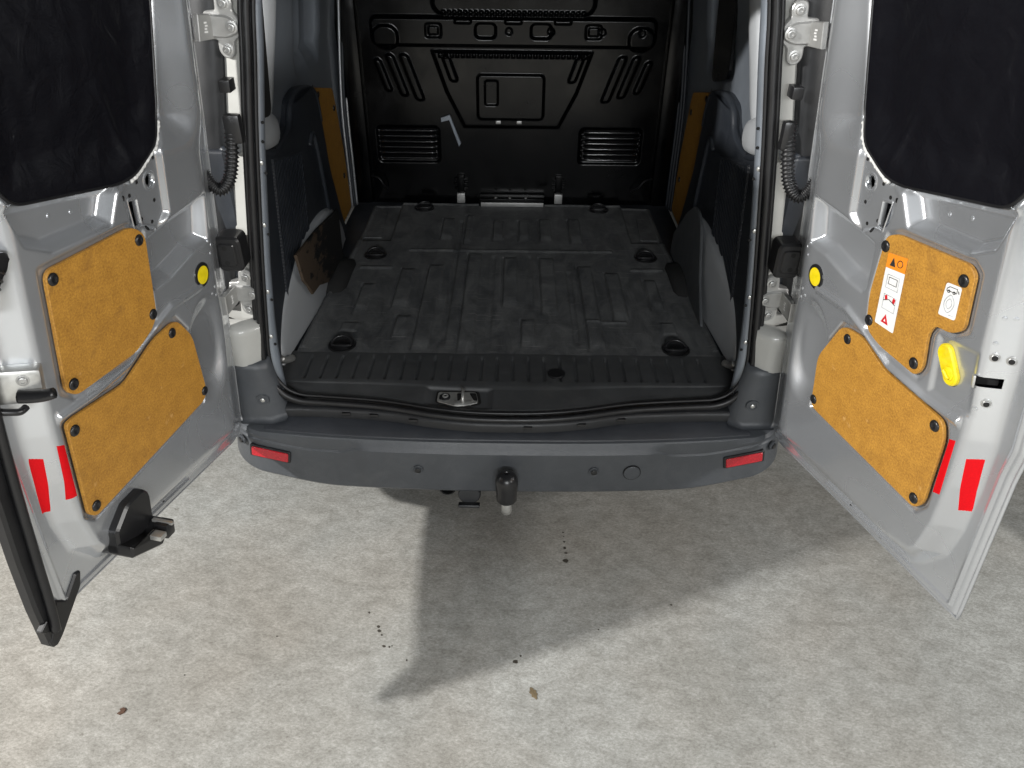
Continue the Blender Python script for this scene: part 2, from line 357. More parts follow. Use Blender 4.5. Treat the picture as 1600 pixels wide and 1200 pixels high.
# ------------------------------------------------------------------ the setting
S = 12.0
fl = grid('floor', np.stack([*np.meshgrid(np.linspace(-S, S, 15), np.linspace(-S, S, 15), indexing='ij'), np.zeros((15, 15))], -1), CONC)
tag(fl, 'worn grey mottled concrete floor under the van', None, kind='structure')
def blob(name, x, y, rx, ry, z, m, parent, n=16, ang=0, jag=.25):
    v = []
    for k in range(n):
        a = 2*math.pi*k/n; r = 1+random.uniform(-jag, jag); px, py = rx*r*math.cos(a), ry*r*math.sin(a)
        v.append((x+px*math.cos(ang)-py*math.sin(ang), y+px*math.sin(ang)+py*math.cos(ang)))
    return prism(name, rpoly(v, .002, 2), z, m, parent, None, ch=.0002)
for x, y, r in [(.208, .121, .004), (.209, .10, .003), (.209, .075, .004), (.21, .045, .005), (.212, .022, .006), (.21, -.014, .011), (.033, -.421, .009), (.05, -.40, .003), (-.377, -.372, .006), (-.36, -.374, .004), (-.352, -.37, .003), (-.405, -.30, .006), (-.40, -.315, .006), (-.39, -.33, .003), (-.444, -.245, .003), (-.96, -.48, .003), (.30, -.30, .003), (.55, -.2, .004), (-.30, -.42, .003), (-.72, -.34, .003)]:
    tag(blob('oil_stain', x, y, r, r*random.uniform(.7, 1.3), .0008, STAIN, fl, 10), None)

# dry leaf and crumb
lv = [(-.020, 0), (-.013, .006), (-.008, .005), (-.004, .011), (.002, .008), (.009, .010), (.013, .005), (.021, .003), (.024, -.001), (.016, -.004), (.010, -.010), (.003, -.007), (-.005, -.011), (-.010, -.006), (-.016, -.004)]
lf = prism('fallen_leaf', lv, .0022, LEAF, None, Matrix.Translation((.087, -.525, .0005)) @ Matrix.Rotation(R_(-65), 4, 'Z'), ch=.0006)
tag(lf, 'small dry brown leaf lying flat on the concrete in front of the tow ball', 'leaf')
cr = prism('crumb', [(-.012, -.004), (-.004, -.010), (.008, -.007), (.013, .002), (.006, .010), (-.006, .008), (-.002, .001)], .005, CRUMB, None, Matrix.Translation((-1.096, -.599, .0002)) @ Matrix.Rotation(R_(20), 4, 'Z'), ch=.0015)
tag(cr, 'tiny dark brown crumb of dirt lying alone on the concrete floor', 'debris')

# ------------------------------------------------------------------ the van
van = bpy.data.objects.new('delivery_van', None); COL.objects.link(van)
tag(van, 'silver white panel van with both rear doors open and an empty cargo bay', 'van')

def xs(z):                               # half width of the rear opening at height z (the sides lean in)
    return np.interp(z, [.55, .85, 1.05, 1.37, 1.60, 1.74, 2.0], [.768, .752, .732, .695, .662, .645, .60])
def yr(z): return .12+.08*np.clip(np.asarray(z)-.6, 0, 2)     # rear body face leans forward with height

# --- outer shell: sides and roof (one skin), rear pillars, underbody
sec = [(.90, .34), (.915, .60), (.912, .95), (.885, 1.25), (.82, 1.65), (.76, 1.82), (.66, 1.88), (.40, 1.905), (0, 1.91)]
sec = sec+[(-x, z) for x, z in sec[-2::-1]]
ys = np.linspace(.20, 2.6, 13)
P = np.array([[(x, y+.08*max(0, z-.6), z) for x, z in sec] for y in ys])
grid('body_shell', P, PAINT, van, flip=True)
und = np.array([[(x, y, .36) for x in (-.85, -.4, 0, .4, .85)] for y in (.16, 1.2, 2.6)])
grid('underbody', und, DARK, van)
box('front_bulkhead_outer', (-.86, 2.58, .36), (.86, 2.60, 1.86), DARK, van, .002)
WHEEL = None
for sx in (-1, 1):
    t = lathe_mesh('tyre', [(.20, -.095), (.30, -.10), (.318, -.085), (.325, -.05), (.325, .05), (.318, .085), (.30, .10), (.20, .095)], 40)
    M = Matrix.Translation((sx*.76, .98, .325)) @ Matrix.Rotation(R_(90), 4, 'Y')
    w = local(link('wheel', t, TYRE, van, M))
    h = lathe_mesh('rim', [(.20, -.02), (.19, .0), (.12, .02), (.05, .03), (0, .03)], 24)
    hub = link('rim', h, STEEL, w); hub.location = (0, 0, .06*sx)

for sx in (-1, 1):
    # rear pillar face between the seal and the tail lamp
    zz = np.linspace(.73, 1.86, 24); rows = []
    for z in zz:
        x0 = xs(z); x1 = np.interp(z, [.7, .95, 1.25, 1.65, 1.9], [.90, .905, .875, .81, .74])
        y = yr(z)
        rows.append([(sx*(x0+.004), y+.05, z), (sx*(x0+.008), y+.012, z), (sx*(x0+.02), y+.012, z), (sx*(x0+.028), y+.022, z), (sx*(x0+.062), y+.026, z), (sx*(x0+.072), y+.045, z), (sx*(x1-.03), y+.055, z), (sx*x1, y+.10, z)])
    grid('rear_pillar', np.array(rows), CREAM, van, flip=(sx > 0))
    # black channel trim standing beside the hinges, and the lower white body corner
    rows = []
    for z in np.linspace(.90, 1.86, 16):
        x0 = xs(z)+.075; y = yr(z)
        rows.append([(sx*x0, y+.046, z), (sx*(x0+.004), y+.030, z), (sx*(x0+.03), y+.022, z), (sx*(x0+.06), y+.028, z), (sx*(x0+.10), y+.045, z), (sx*(x0+.13), y+.09, z)])
    grid('gutter_trim', np.array(rows), PLASTIC, van, flip=(sx > 0))
    prof = []
    for z in np.linspace(.735, .862, 6):
        prof.append([(sx*(xs(z)+.0), .128, z), (sx*(xs(z)+.03), .100, z), (sx*(xs(z)+.055), .090, z), (sx*.86, .10, z), (sx*.905, .14, z), (sx*.92, .22, z)])
    prof = [[(p[0], p[1]+.06, p[2]+.012) for p in prof[-1]]]*1 and prof+[[(p[0], p[1]+.05, p[2]+.010) for p in prof[-1]]]
    grid('body_corner', np.array(prof), CREAM, van, flip=(sx > 0))
    # tail lamp outboard of the door
    prof = []
    for z in np.linspace(.87, 1.60, 12):
        k = .03*math.sin(math.pi*(z-.87)/.73)
        x1 = np.interp(z, [.8, .95, 1.25, 1.65], [.915, .918, .89, .825])
        prof.append([(sx*(x1-.02), yr(z)+.085, z), (sx*(x1-.018), yr(z)+.045-k*.4, z), (sx*(x1-.006), yr(z)+.04-k*.4, z), (sx*(x1+.012), yr(z)+.05, z), (sx*(x1+.006), yr(z)+.16, z)])
    grid('tail_lamp', np.array(prof), LENS, van, flip=(sx > 0))

# --- rubber seal round the opening: bead, lip and outer channel
half = [(.600, 1.95), (.645, 1.74), (.664, 1.60), (.696, 1.37), (.733, 1.05), (.753, .85), (.762, .74), (.752, .665), (.722, .615), (.672, .588), (.600, .582), (.50, .580), (.41, .578), (.33, .576), (.25, .575), (.16, .574), (.08, .573)]
def ybow(x, z):
    b = float(np.interp(abs(x), [0, .10, .18, .27, .36, .45, .6, .8], [.050, .052, .060, .076, .098, .109, .119, .124]))
    return b if z < .6 else float(max(b, yr(z)))
loop = [(x, ybow(x, z), z) for x, z in half]
full = [(-x, y, z) for x, y, z in loop]+[(0, .050, .573)]+loop[::-1]
full = catmull(full, 5)
tube('door_seal', full, .0105, RUBBER, van, 12, ref=(0, 0, 1))
def off(pts, dn, dy):
    out = []
    for i, p in enumerate(pts):
        a = pts[max(0, i-1)]; b = pts[min(len(pts)-1, i+1)]; t = (b-a).normalized()
        n = Vector((t.z, 0, -t.x)); n.normalize()
        if n.dot(Vector((0, 0, 1.1))-Vector((p.x, 0, p.z))) < 0 and p.z < 1.5: n = -n
        if p.z >= 1.5 and n.x*p.x > 0: n = -n
        out.append(p+n*dn+Vector((0, dy, 0)))
    return out
tube('seal_lip', off(full, -.0165, .010), .0070, RUBBER, van, 10, ref=(0, 0, 1))
tube('seal_channel', off(full, .013, .016), .0060, RUBBER, van, 10, ref=(0, 0, 1))

# --- metal flange strip inside the seal, with screws
for sx in (-1, 1):
    rows = []
    for z in np.linspace(.60, 1.9, 30):
        x0 = xs(z)-.012; y = yr(z)+.022
        wd = float(np.interp(z, [.6, .72, 1.0, 1.3, 1.9], [.045, .028, .020, .018, .018]))
        rows.append([(sx*(x0+.02), y, z), (sx*(x0-.006), y+.006, z), (sx*(x0-wd*.55), y+.022, z), (sx*(x0-wd*.70), y+.030, z), (sx*(x0+.01), y+.045, z), (sx*(x0+.06), y+.05, z)])
    grid('opening_flange', np.array(rows), PAINTIN, van, flip=(sx < 0))
    for z in (.80, .95, 1.155, 1.33):
        x0 = xs(z)-.012; y = yr(z)+.022
        link('screw', SCREW, None, van, frame((sx*(x0-.005), y+.006, z), (1, 0, 0), (0, 0, 1), (0, -1, 0)))
        o = link('hole', HOLE, None, van, frame((sx*(x0-.013), y+.010, z-.03), (1, 0, 0), (0, 0, 1), (0, -1, 0)))
    for z in (1.385, 1.435):
        x0 = xs(z)-.012; y = yr(z)+.022
        link('hole', HOLE, None, van, frame((sx*(x0-.012), y+.009, z), (1, 0, 0), (0, 0, 1), (0, -1, 0)))

# --- load sill with ribs, latch recess
nx, ny = 700, 60
X = np.linspace(-.775, .775, nx); T = np.linspace(0, 1, ny)
prof_t = [0, .30, .36, .44, .86, .93, 1.0]
prof_y = [.395, .215, .195, .180, .080, .068, .064]
prof_z = [.603, .603, .601, .597, .588, .578, .555]
rows = np.zeros((nx, ny, 3))
for i, x in enumerate(X):
    bow = ybow(x, .57)-.050
    edge = sstep((abs(x)-.62)/.15)
    y = np.interp(T, prof_t, prof_y); z = np.interp(T, prof_t, prof_z).copy()
    y = y+bow*np.clip((T-.25)/.5, 0, 1)
    y = np.maximum(y, .064+.07*edge+bow)
    z = z+.012*edge*np.clip((T-.3)*3, 0, 1)
    # grooves
    g = 0
    if abs(x) < .70:
        ph = (x+.012) % .0535; g = .007*sstep((.0062-abs(ph-.0267))/.003)
        inn = sstep((T-.045)/.02)*sstep((.285-T)/.02); z = z-g*inn
    # flared latch recess
    fx = sstep((.115-abs(x+.16))/.025); z = z-.010*fx*sstep((T-.40)/.05)*sstep((.86-T)/.06)
    rows[i, :, 0] = x; rows[i, :, 1] = y; rows[i, :, 2] = z
grid('load_sill', rows, SILL, van)
# striker plate in the recess
fr = frame((-.160, .118, .583), (1, 0, 0), (0, .80, .60), (0, -.60, .80))
fr = frame((-.160, .138, .5868), (1, 0, 0), (0, .996, .085), (0, -.085, .996))
lat = rpoly([(-.066, .034), (.060, .034), (.069, -.020), (.030, -.036), (-.006, -.040), (-.030, -.030), (-.068, -.016)], .010, 4)
prism('latch_frame', [(p[0]*1.10, p[1]*1.12) for p in lat], .002, DARK, van, fr, .0006)
sp_ = prism('striker_plate', [(p[0]*.98-.002, p[1]*.95) for p in lat], .0042, STEEL, van, fr, .001)
prism('latch_gap', rpoly([(.034, .026), (.056, .026), (.063, -.012), (.050, -.010)], .005, 3), .0055, DARK, sp_, fr, .0006)
prism('latch_gap', rpoly([(-.062, .016), (-.052, .020), (-.052, -.008), (-.062, -.006)], .003, 3), .0055, DARK, sp_, fr, .0006)
prism('latch_gap', rpoly([(-.006, .024), (.010, .026), (.008, -.004), (-.002, -.016)], .004, 3), .0055, DARK, sp_, fr, .0006)
link('bolt', BOLT, None, sp_, fr @ Matrix.Translation((-.042, .004, .004))).data = (lambda d: d)(BOLT)
o = link('washer', lathe_mesh('washer', [(.016, 0), (.016, .005), (.012, .007), (.0, .007)], 18), CLIP, sp_, fr @ Matrix.Translation((-.042, .004, .004)))
M_ = [fr @ Vector(p) for p in catmull([(.012, .024, 0), (.014, .024, .022), (.015, .012, .030), (.016, -.012, .029), (.016, -.024, .020), (.017, -.026, 0)], 5)]
tube('striker_loop', M_, .0048, STEEL, sp_, 10)
box('striker_foot', (-.012, -.034, .003), (.044, -.016, .010), STEEL, sp_, .003, fr)
# round black cap in the sill
prism('sill_cap', [(.162+.030*math.cos(a)*(1-.12*math.sin(a)), .268+.028*math.sin(a)+.004*math.cos(2*a)) for a in np.linspace(0, 2*math.pi, 24, endpoint=False)], .609, RUBBER, van, None, .003, .597)

# --- bumper
def bump_plan(s):
    """s in -1..1 -> plan position of the bumper face"""
    a = abs(s)
    if a < .80:
        x = a/.80*.80; y = .045*(x/.80)**2.4
    else:
        t = (a-.80)/.20; x = .80+.150*math.sin(t*math.pi/2); y = .045+.035*t+.20*(1-math.cos(t*math.pi/2))
    return math.copysign(x, s), y
cols = []
NS = 161
for i in range(NS):
    s = -1+2*i/(NS-1); x, y = bump_plan(s); a = abs(x)
    t0 = bump_plan(s-.004); t1 = bump_plan(s+.004); tn = Vector((t1[0]-t0[0], t1[1]-t0[1])).normalized(); nin = Vector((-tn.y, tn.x))
    if nin.y < 0: nin = -nin
    if abs(s) > .9 and nin.x*s > 0: nin = -nin
    cr_ = .470-.018*float(sstep((a-.475)/.07))+.028*float(sstep((a-.62)/.25))
    zb = .312+.042*float(sstep((a-.55)/.36))
    tk = float(sstep((a-.45)/.05))*.006       # the middle of the face stands a little proud
    pf = [(.075, zb-.018), (.020, zb-.010), (.006, zb-.003), (.0+tk*0, zb+.006), (tk*.6, zb+.03), (.002+tk, cr_-.012), (.003+tk, cr_-.003), (.007+tk, cr_+.003), (.022, cr_+.022), (.034, cr_+.038), (.040, cr_+.045), (.050, cr_+.049), (.105, cr_+.064), (.155, cr_+.070)]
    pf[8] = (.013, cr_+.014); pf[9] = (.018, max(.496, cr_+.020)); pf[10] = (.021, max(.501, cr_+.025)); pf[11] = (.027, max(.504, cr_+.028)); pf[12] = (.10, .531); pf[13] = (.17, .546)
    cols.append([(x+nin.x*d, y+nin.y*d, z) for d, z in pf])
bp_ = grid('rear_bumper', np.array(cols), BUMPER, van, flip=True)
bp_.data.set_sharp_from_angle(angle=R_(16))
rows = []
for i in range(17, NS-17):
    c_ = cols[i]; k_ = .0035
    a0, a1, a2 = (np.array(c_[j]) for j in (11, 12, 13))
    e0 = a0+(a1-a0)*.02
    rows.append([tuple(e0), tuple(e0+(a1-a0)*.03+np.array((0, 0, k_))), tuple(a1+np.array((0, 0, k_))), tuple(a2+np.array((0, 0, k_)))])
grid('step_pad', np.array(rows), PAD, van, flip=True)
# raised corners of the bumper beside the opening
for sx in (-1, 1):
    rows = []
    for z in np.linspace(.528, .738, 10):
        k = (z-.528)/.21
        x0 = .715+.035*k+.0*k
        rows.append([(sx*(x0-.005), .14, z), (sx*x0, .105-.0*k, z), (sx*(x0+.04), .082+.012*k, z), (sx*.85, .085+.015*k, z), (sx*.895, .12, z), (sx*.918, .18, z), (sx*.926, .30, z)])
    flare = [[(p[0]*1.0, p[1]-.016, .530) for p in rows[0]]]
    grid('bumper_corner', np.array(flare+rows+[[(p[0], p[1]+.04, .742) for p in rows[-1]]]), BUMPER, van, flip=(sx > 0))
    link('screw', SCREW, None, van, frame((sx*.775, .086, .612), (1, 0, 0), (0, 0, 1), (0, -1, 0)))
    link('screw_dish', lathe_mesh('screw_dish', [(.022, -.004), (.020, .002), (.013, .0025), (.011, -.001), (0, -.001)], 20), BUMPER, van, frame((sx*.775, .088, .612), (1, 0, 0), (0, 0, 1), (0, -1, 0)))
# filler strip between the seal and the step, with clips
rows = []
for i in range(81):
    x = -.76+1.52*i/80; y = ybow(x, .57)
    rows.append([(x, y+.05, .570), (x, y+.004, .566), (x, y-.008, .560), (x, y-.011, .552), (x, y-.011, .530)])
grid('sill_edge_strip', np.array(rows), PLASTIC, van, flip=True)
for x in (.065, .235, .365, -.52, -.43, -.30):
    y = ybow(x, .57)-.014
    box('strip_clip', (x-.014, y-.004, .545), (x+.014, y+.006, .556), CLIP, van, .002)
rows = []
for i in range(40):
    x = .02+.44*i/39; y = ybow(x, .57)-.030
    rows.append([(x, y+.006, .5425), (x, y+.001, .5425)])
def on_bumper(x, z, dz=0.0):
    lo, hi = 0., 1.
    for _ in range(40):
        m_ = (lo+hi)/2
        if bump_plan(m_)[0] < abs(x): lo = m_
        else: hi = m_
    s = math.copysign(lo, x); y = bump_plan(s)[1]
    t0 = bump_plan(s-.01); t1 = bump_plan(s+.01); tn = Vector((t1[0]-t0[0], t1[1]-t0[1], 0)).normalized()
    n = Vector((tn.y, -tn.x, 0))
    return frame((x, y, z)-n*-.0, tn, (0, 0, 1), n) if False else frame((x+n.x*dz, y+n.y*dz, z), tn, (0, 0, 1), n)
for sx in (-1, 1):
    fr = on_bumper(sx*.772, .427) @ Matrix.Rotation(sx*R_(9), 4, 'Z')
    o = prism('reflector_surround', rpoly([(-.068, -.024), (.068, -.024), (.068, .024), (-.068, .024)], .008, 4), .0035, CLIP, bp_, fr @ Matrix.Translation((0, 0, -.004)), .002, -.02)
    o = prism('red_reflector', rpoly([(-.061, -.0185), (.061, -.0185), (.061, .0185), (-.061, .0185)], .006, 4), .007, LENS, bp_, fr @ Matrix.Translation((0, 0, -.004)), .002, -.002)
SENS = lathe_mesh('parking_sensor', [(.0175, -.004), (.0172, .0015), (.0155, .0022), (.0138, .0010), (.0115, .0010), (.0112, .0030), (.009, .0034), (0, .0034)], 26)
for x, z in ((-.287, .402), (.281, .402), (-.866, .462), (.866, .462)):
    link('parking_sensor', SENS, BUMPER, bp_, on_bumper(x, z, .002))
    link('sensor_eye', lathe_mesh('sensor_eye', [(.0102, 0), (.0102, .0058), (.009, .0066), (0, .0066)], 20), CLIP, bp_, on_bumper(x, z, .002))
link('tow_eye_cover', lathe_mesh('tow_eye_cover', [(.0275, -.004), (.0270, .0012), (.0262, .0026), (.0235, .0034), (0, .0036)], 30), BUMPER, bp_, on_bumper(.405, .396, .0015))
link('cover_gap', lathe_mesh('cover_gap', [(.0292, -.004), (.0292, .0012), (.026, .0012), (0, .0010)], 30), DARK, bp_, on_bumper(.405, .396, .0012))
# tow bar
neck = tube('tow_bar', catmull([(0, .30, .27), (0, .12, .262), (0, .02, .255), (0, -.030, .262), (0, -.052, .285), (0, -.055, .32), (0, -.055, .40)], 6), .017, STEEL, van, 14)
link('ball_cover', lathe_mesh('ball_cover', [(.032, -.072), (.033, -.069), (.0335, -.04), (.0350, -.02), (.0365, .000), (.0350, .014), (.030, .026), (.021, .034), (.008, .038), (.0062, .035), (0, .0345)], 28), CLIP, neck, Matrix.Translation((0, -.055, .405)))
so = prism('tow_socket', [(.038*math.cos(a), .034*math.sin(a)) for a in np.linspace(0, 2*math.pi, 22, endpoint=False)], .05, PLASTIC, van, frame((-.125, .060, .270), (1, 0, 0), (0, .3, .95), (0, -.95, .3)), .004)
local(so); box('socket_lid', (-.036, -.036, .048), (.036, -.026, .075), PLASTIC, so, .004)
box('tow_bracket', (-.07, .10, .262), (.07, .16, .30), DARK, van, .004)
link('exhaust_tip', lathe_mesh('exhaust_tip', [(.03, -.2), (.03, .0), (.026, .0), (.026, -.1), (0, -.1)], 20), DARK, van, frame((-.205, .09, .245), (1, 0, 0), (0, .2, 1), (0, -1, .2)))

# --- cargo bay: floor, side walls, bulkhead
YB = 1.845
box('cargo_floor', (-.80, .30, .575), (.80, YB+.02, .586), TRIM, van, .002)
def wallx(z): return np.interp(z, [.58, 1.15, 1.4, 1.9], [.815, .81, .80, .735])
for sx in (-1, 1):
    zz = np.linspace(.58, 1.9, 34); yy = np.linspace(.24, YB+.03, 90)
    Yg, Zg = np.meshgrid(yy, zz, indexing='ij'); Xg = wallx(Zg)
    # pressings of the upper side panel: recessed light panels between ribs
    d = sdbox(Yg, Zg, 1.28, 1.66, .20, .30, .06); Xg = Xg+.045*sstep(-d/.05)
    for yc in (1.14, 1.30, 1.46): Xg = Xg-.018*sstep((.022-np.abs(Yg-yc))/.015)*sstep((Zg-1.40)/.04)
    Pn = np.stack([sx*Xg, Yg, Zg], -1)
    grid('side_wall', Pn, PAINTIN, van, flip=(sx < 0))
    # dark window blank in the upper side
    prism('window_blank', rpoly([(.22, 1.42), (.44, 1.40), (.50, 1.86), (.24, 1.86)], .03, 4), .006, DARK, van, frame((sx*.79, 0, 0), (0, 1, 0), (-sx*.07, 0, 1), (-sx, 0, 0)))
    if sx > 0:
        prism('window_blank', rpoly([(.96, 1.42), (1.24, 1.36), (1.30, 1.86), (.98, 1.86)], .05, 5), .012, BLACKP, van, frame((sx*.80, 0, 0), (0, 1, 0), (-sx*.07, 0, 1), (-sx, 0, 0)))
    # pressed pillar, painted paler for the light on it, rising from the trim pocket
    rows = []
    for t in np.linspace(0, 1, 26):
        z = 1.275+.62*t
        yc = .66+.10*sstep((t-.1)/.6)-.10*(1-sstep(t/.22)); w = .085-.015*sstep(t/.4)
        xb = wallx(z)
        bulge = .035*(1-.3*t)
        rows.append([(sx*(xb+.01), yc-w, z), (sx*(xb-bulge*.8), yc-w*.75, z), (sx*(xb-bulge*1.1), yc-w*.2, z), (sx*(xb-bulge), yc+w*.3, z), (sx*(xb-bulge*.5), yc+w*.75, z), (sx*(xb+.01), yc+w, z)])
    grid('inner_pillar', np.array(rows), INPAINT, van, flip=(sx > 0))
    foot = catmull([(sx*.74, .20, 1.40), (sx*.765, .34, 1.365), (sx*.775, .46, 1.345), (sx*.77, .57, 1.315), (sx*.775, .66, 1.29)], 6)
    tube('pillar_foot', foot, lambda t: .030+.012*math.sin(math.pi*t), INPAINT, van, 14, flat=(1.5, .6), ref=(0, 0, 1))
    # trim panel: lower plastic lining with a pocket at the top
    out = [(.19, .60), (.19, 1.365), (.30, 1.375), (.42, 1.335), (.52, 1.27), (.60, 1.235), (.74, 1.235), (.83, 1.26), (.88, 1.33), (1.00, 1.345), (1.17, 1.315), (1.245, 1.27), (1.27, 1.15), (1.30, .95), (1.40, .72), (1.46, .60)]
    tp = prism('trim_panel', rpoly(out, [.0, .01, .02, .05, .05, .05, .04, .04, .03, .04, .04, .03, .04, .05, .05, 0], 5), .022, TRIM, van, frame((sx*.792, 0, 0), (0, 1, 0), (0, 0, 1), (-sx, 0, 0)), .008, -.03)
    # rolled top edge of the trim, dipping into a pocket behind the pillar
    roll = catmull([(sx*.777, y_, z_-.004) for y_, z_ in ((.20, 1.365), (.31, 1.370), (.42, 1.330), (.52, 1.268), (.62, 1.236), (.73, 1.238), (.82, 1.262), (.88, 1.320), (1.00, 1.338), (1.16, 1.308), (1.235, 1.262), (1.258, 1.16))], 5)
    tube('trim_edge_roll', roll, .0115, TRIM, tp, 10)
    dish = [[(sx*(.7695-.010*math.sin(math.pi*a_)**.5*(1-b_)), .86+.34*a_, 1.315-.16*b_-.02*math.sin(math.pi*a_)*b_) for b_ in np.linspace(0, 1, 8)] for a_ in np.linspace(0, 1, 14)]
    grid('trim_shoulder', np.array(dish), TRIM, tp, flip=(sx < 0))
    # ribbed field (fine diagonal ribs)
    poly = [(.56, 1.225), (.90, 1.150), (.80, .70), (.66, .62), (.44, .68)]
    yy = np.linspace(.42, .92, 200); zz = np.linspace(.60, 1.24, 320)
    Yg, Zg = np.meshgrid(yy, zz, indexing='ij'); sd = sdpoly(Yg, Zg, poly)
    wv = np.abs(((Zg-.42*Yg) % .024)/.024-.5)*2
    hh = np.where(sd < -.010, -.006+.010*sstep(wv*1.8-.3), np.where(sd < 0, .004, -.004))
    kp = (sd[:-1, :-1] < .004)
    tag(grid('rib_field', np.stack([sx*(.792-.022-.003-hh), Yg, Zg], -1), TRIM, tp, flip=(sx < 0), keep=kp), None)
    # vertical stiffening swage
    rows = catmull([(sx*.768, 1.02, 1.13), (sx*.766, 1.06, 1.16), (sx*.766, 1.10, 1.13), (sx*.766, 1.14, .95), (sx*.766, 1.16, .82)], 6)
    tube('trim_swage', rows, .010, TRIM, tp, 8)
    for y_, z_ in ((.62, 1.24), (.98, 1.20), (1.18, 1.22), (1.15, .78)):
        link('hole', HOLE, None, tp, frame((sx*.7695, y_, z_), (0, 1, 0), (0, 0, 1), (-sx, 0, 0)))
    # hardboard side lining
    wp = rpoly([(1.285, 1.262), (1.30, 1.275), (1.62, 1.20), (1.64, 1.15), (1.70, .90), (1.72, .62), (1.52, .61), (1.42, .73), (1.31, .97), (1.275, 1.15)], .02, 4)
    lin = prism('side_lining', wp, .009, WOOD, van, frame((sx*.806, 0, 0), (0, 1, 0), (0, 0, 1), (-sx, 0, 0)), .001)
    for y_, z_ in ((1.36, 1.235), (1.60, 1.12), (1.64, .80)):
        link('panel_clip', PLUG, None, van, frame((sx*.797, y_, z_), (0, 1, 0), (0, 0, 1), (-sx, 0, 0)))
    # rear lip of the sliding door opening
    for k, (yy_, xx_) in enumerate(((1.735, .796), (1.755, .788), (1.775, .780))):
        tube('door_post', catmull([(sx*xx_, yy_, .605), (sx*xx_, yy_+.01, .8), (sx*(xx_-.0), yy_+.03, 1.1), (sx*(wallx(1.5)-.02-.008*k), yy_+.06, 1.5), (sx*(wallx(1.8)-.02-.008*k), yy_+.06, 1.85)], 6), .0065, (PAINT if sx < 0 and k != 1 else TRIM), van, 8)
    box('corner_pillar', (sx*.80 if sx < 0 else .70, 1.80, .60) if sx < 0 else (.70, 1.80, .60), (-.70 if sx < 0 else .80, YB+.02, 1.88), BLACKP, van, .02)
    # wheel arch
    ya = np.linspace(.30, 1.36, 60); rows = []
    for y in ya:
        q = (y-.84)/.54; H = .285*math.sqrt(max(0, 1-abs(q)**2.3))+.004
        xi = .765-.028*float(sstep((y-.30)/.5))*float(sstep((1.40-y)/.4))-.0
        rr = []
        for a in np.linspace(0, 1, 12):
            if a < .5: u = a/.5; rr.append((sx*(.80-(.80-xi-.03)*u), y, .60+H*(1-.06*u)))
            else:
                u = (a-.5)/.5; th = u*math.pi/2
                rr.append((sx*(xi+.03-.03*math.sin(th)-.005*u), y, .60+H*.94-min(.05, H*.5)*(1-math.cos(th)) if u < .6 else .60+(H*.94-min(.05, H*.5)*.41)*(1-(u-.6)/.4)))
        rows.append(rr)
    grid('wheel_arch', np.array(rows), INPAINT, van, flip=(sx > 0))
    tube('arch_foot', catmull([(sx*.742, .335, .612), (sx*.752, .30, .625), (sx*.758, .27, .650)], 4), .012, STEEL, van, 8)

# right wheel arch cover board
cv = prism('wheel_arch_cover', rpoly([(.58, .604), (1.25, .604), (1.245, .70), (1.08, .86), (.98, .925), (.90, .93), (.84, .90), (.72, .73)], .02, 4), .010, COVER, van, frame((.702, 0, 0), (0, 1, 0), (.03, 0, 1), (-1, 0, .03)), .003)
for y_ in (.86, .98, 1.10):
    tube('cover_groove', [(.7145+.0, y_-.10, .62), (.7145+.003, y_-.04, .74), (.7145+.006, y_, .80+(.08 if y_ < 1.0 else 0))], .0022, PAINTIN, cv, 6)

# bulkhead: one pressed black sheet
nxb, nzb = 420, 330
Xg, Zg = np.meshgrid(np.linspace(-.80, .80, nxb), np.linspace(.595, 1.88, nzb), indexing='ij')
Hh = np.zeros_like(Xg)
def emb(d, h, w=.012):
    global Hh
    Hh = Hh+h*sstep(.5-d/w)
emb(sdbox(Xg, Zg, -.0, 1.40, .64, .058, .03), .030, .016)            # cross beam
emb(sdbox(Xg, Zg, 0, 1.57, .36, .10, .05), .018, .02)                # upper swaged panel
emb(sdpoly(Xg, Zg, [(-.37, 1.315), (.36, 1.315), (.30, 1.14), (.22, .98), (-.23, .98), (-.31, 1.14)]), .016, .016)
for sx in (-1, 1):
    emb(sdbox(Xg, Zg, sx*.575, 1.375, .055, .05, .045), .018, .012)
    for dx, z0, z1, wd in ((.275, 1.19, 1.30, .016), (.47, 1.10, 1.30, .018), (.535, 1.12, 1.30, .016), (.60, 1.14, 1.28, .014)):
        lean = (Zg-1.2)*.35*sx
        emb(sdbox(Xg-lean, Zg, sx*dx, (z0+z1)/2, wd, (z1-z0)/2, .014), .016, .012)
    emb(sdbox(Xg, Zg, sx*.36, 1.405, .035, .028, .010), -.012, .008); emb(sdbox(Xg, Zg, sx*.36, 1.405, .022, .017, .008), .009, .006)
    emb(sdbox(Xg, Zg, sx*.125, 1.405, .046, .030, .020), -.022, .010)
for x in (-.02, .17, .40, .575): emb(np.hypot(Xg-x, Zg-1.405)-.014, -.010, .006)
for x in (-.225, 0, .22): emb(sdbox(Xg, Zg, x, 1.445, .036, .008, .004), .012, .008)
for k in range(27):                                                    # two rows of small teeth
    x = -.31+.62*k/26; emb(sdbox(Xg, Zg, x, 1.475, .007, .011, .003), .010, .006)
    emb(sdbox(Xg, Zg, x*1.07, 1.305, .007, .012, .003), .010, .006)
emb(sdbox(Xg, Zg, -.01, 1.12, .155, .10, .02), .014, .010)            # centre plate
emb(sdbox(Xg, Zg, -.10, 1.14, .030, .055, .01), -.010, .008)
for sx, xc in ((-1, -.508), (1, .480)): emb(sdbox(Xg, Zg, xc, .888, .150, .085, .02), -.010, .014)
Pb = np.stack([Xg, YB-Hh-.0*Zg, Zg], -1)
bulk = grid('bulkhead', Pb, BLACKP, van)
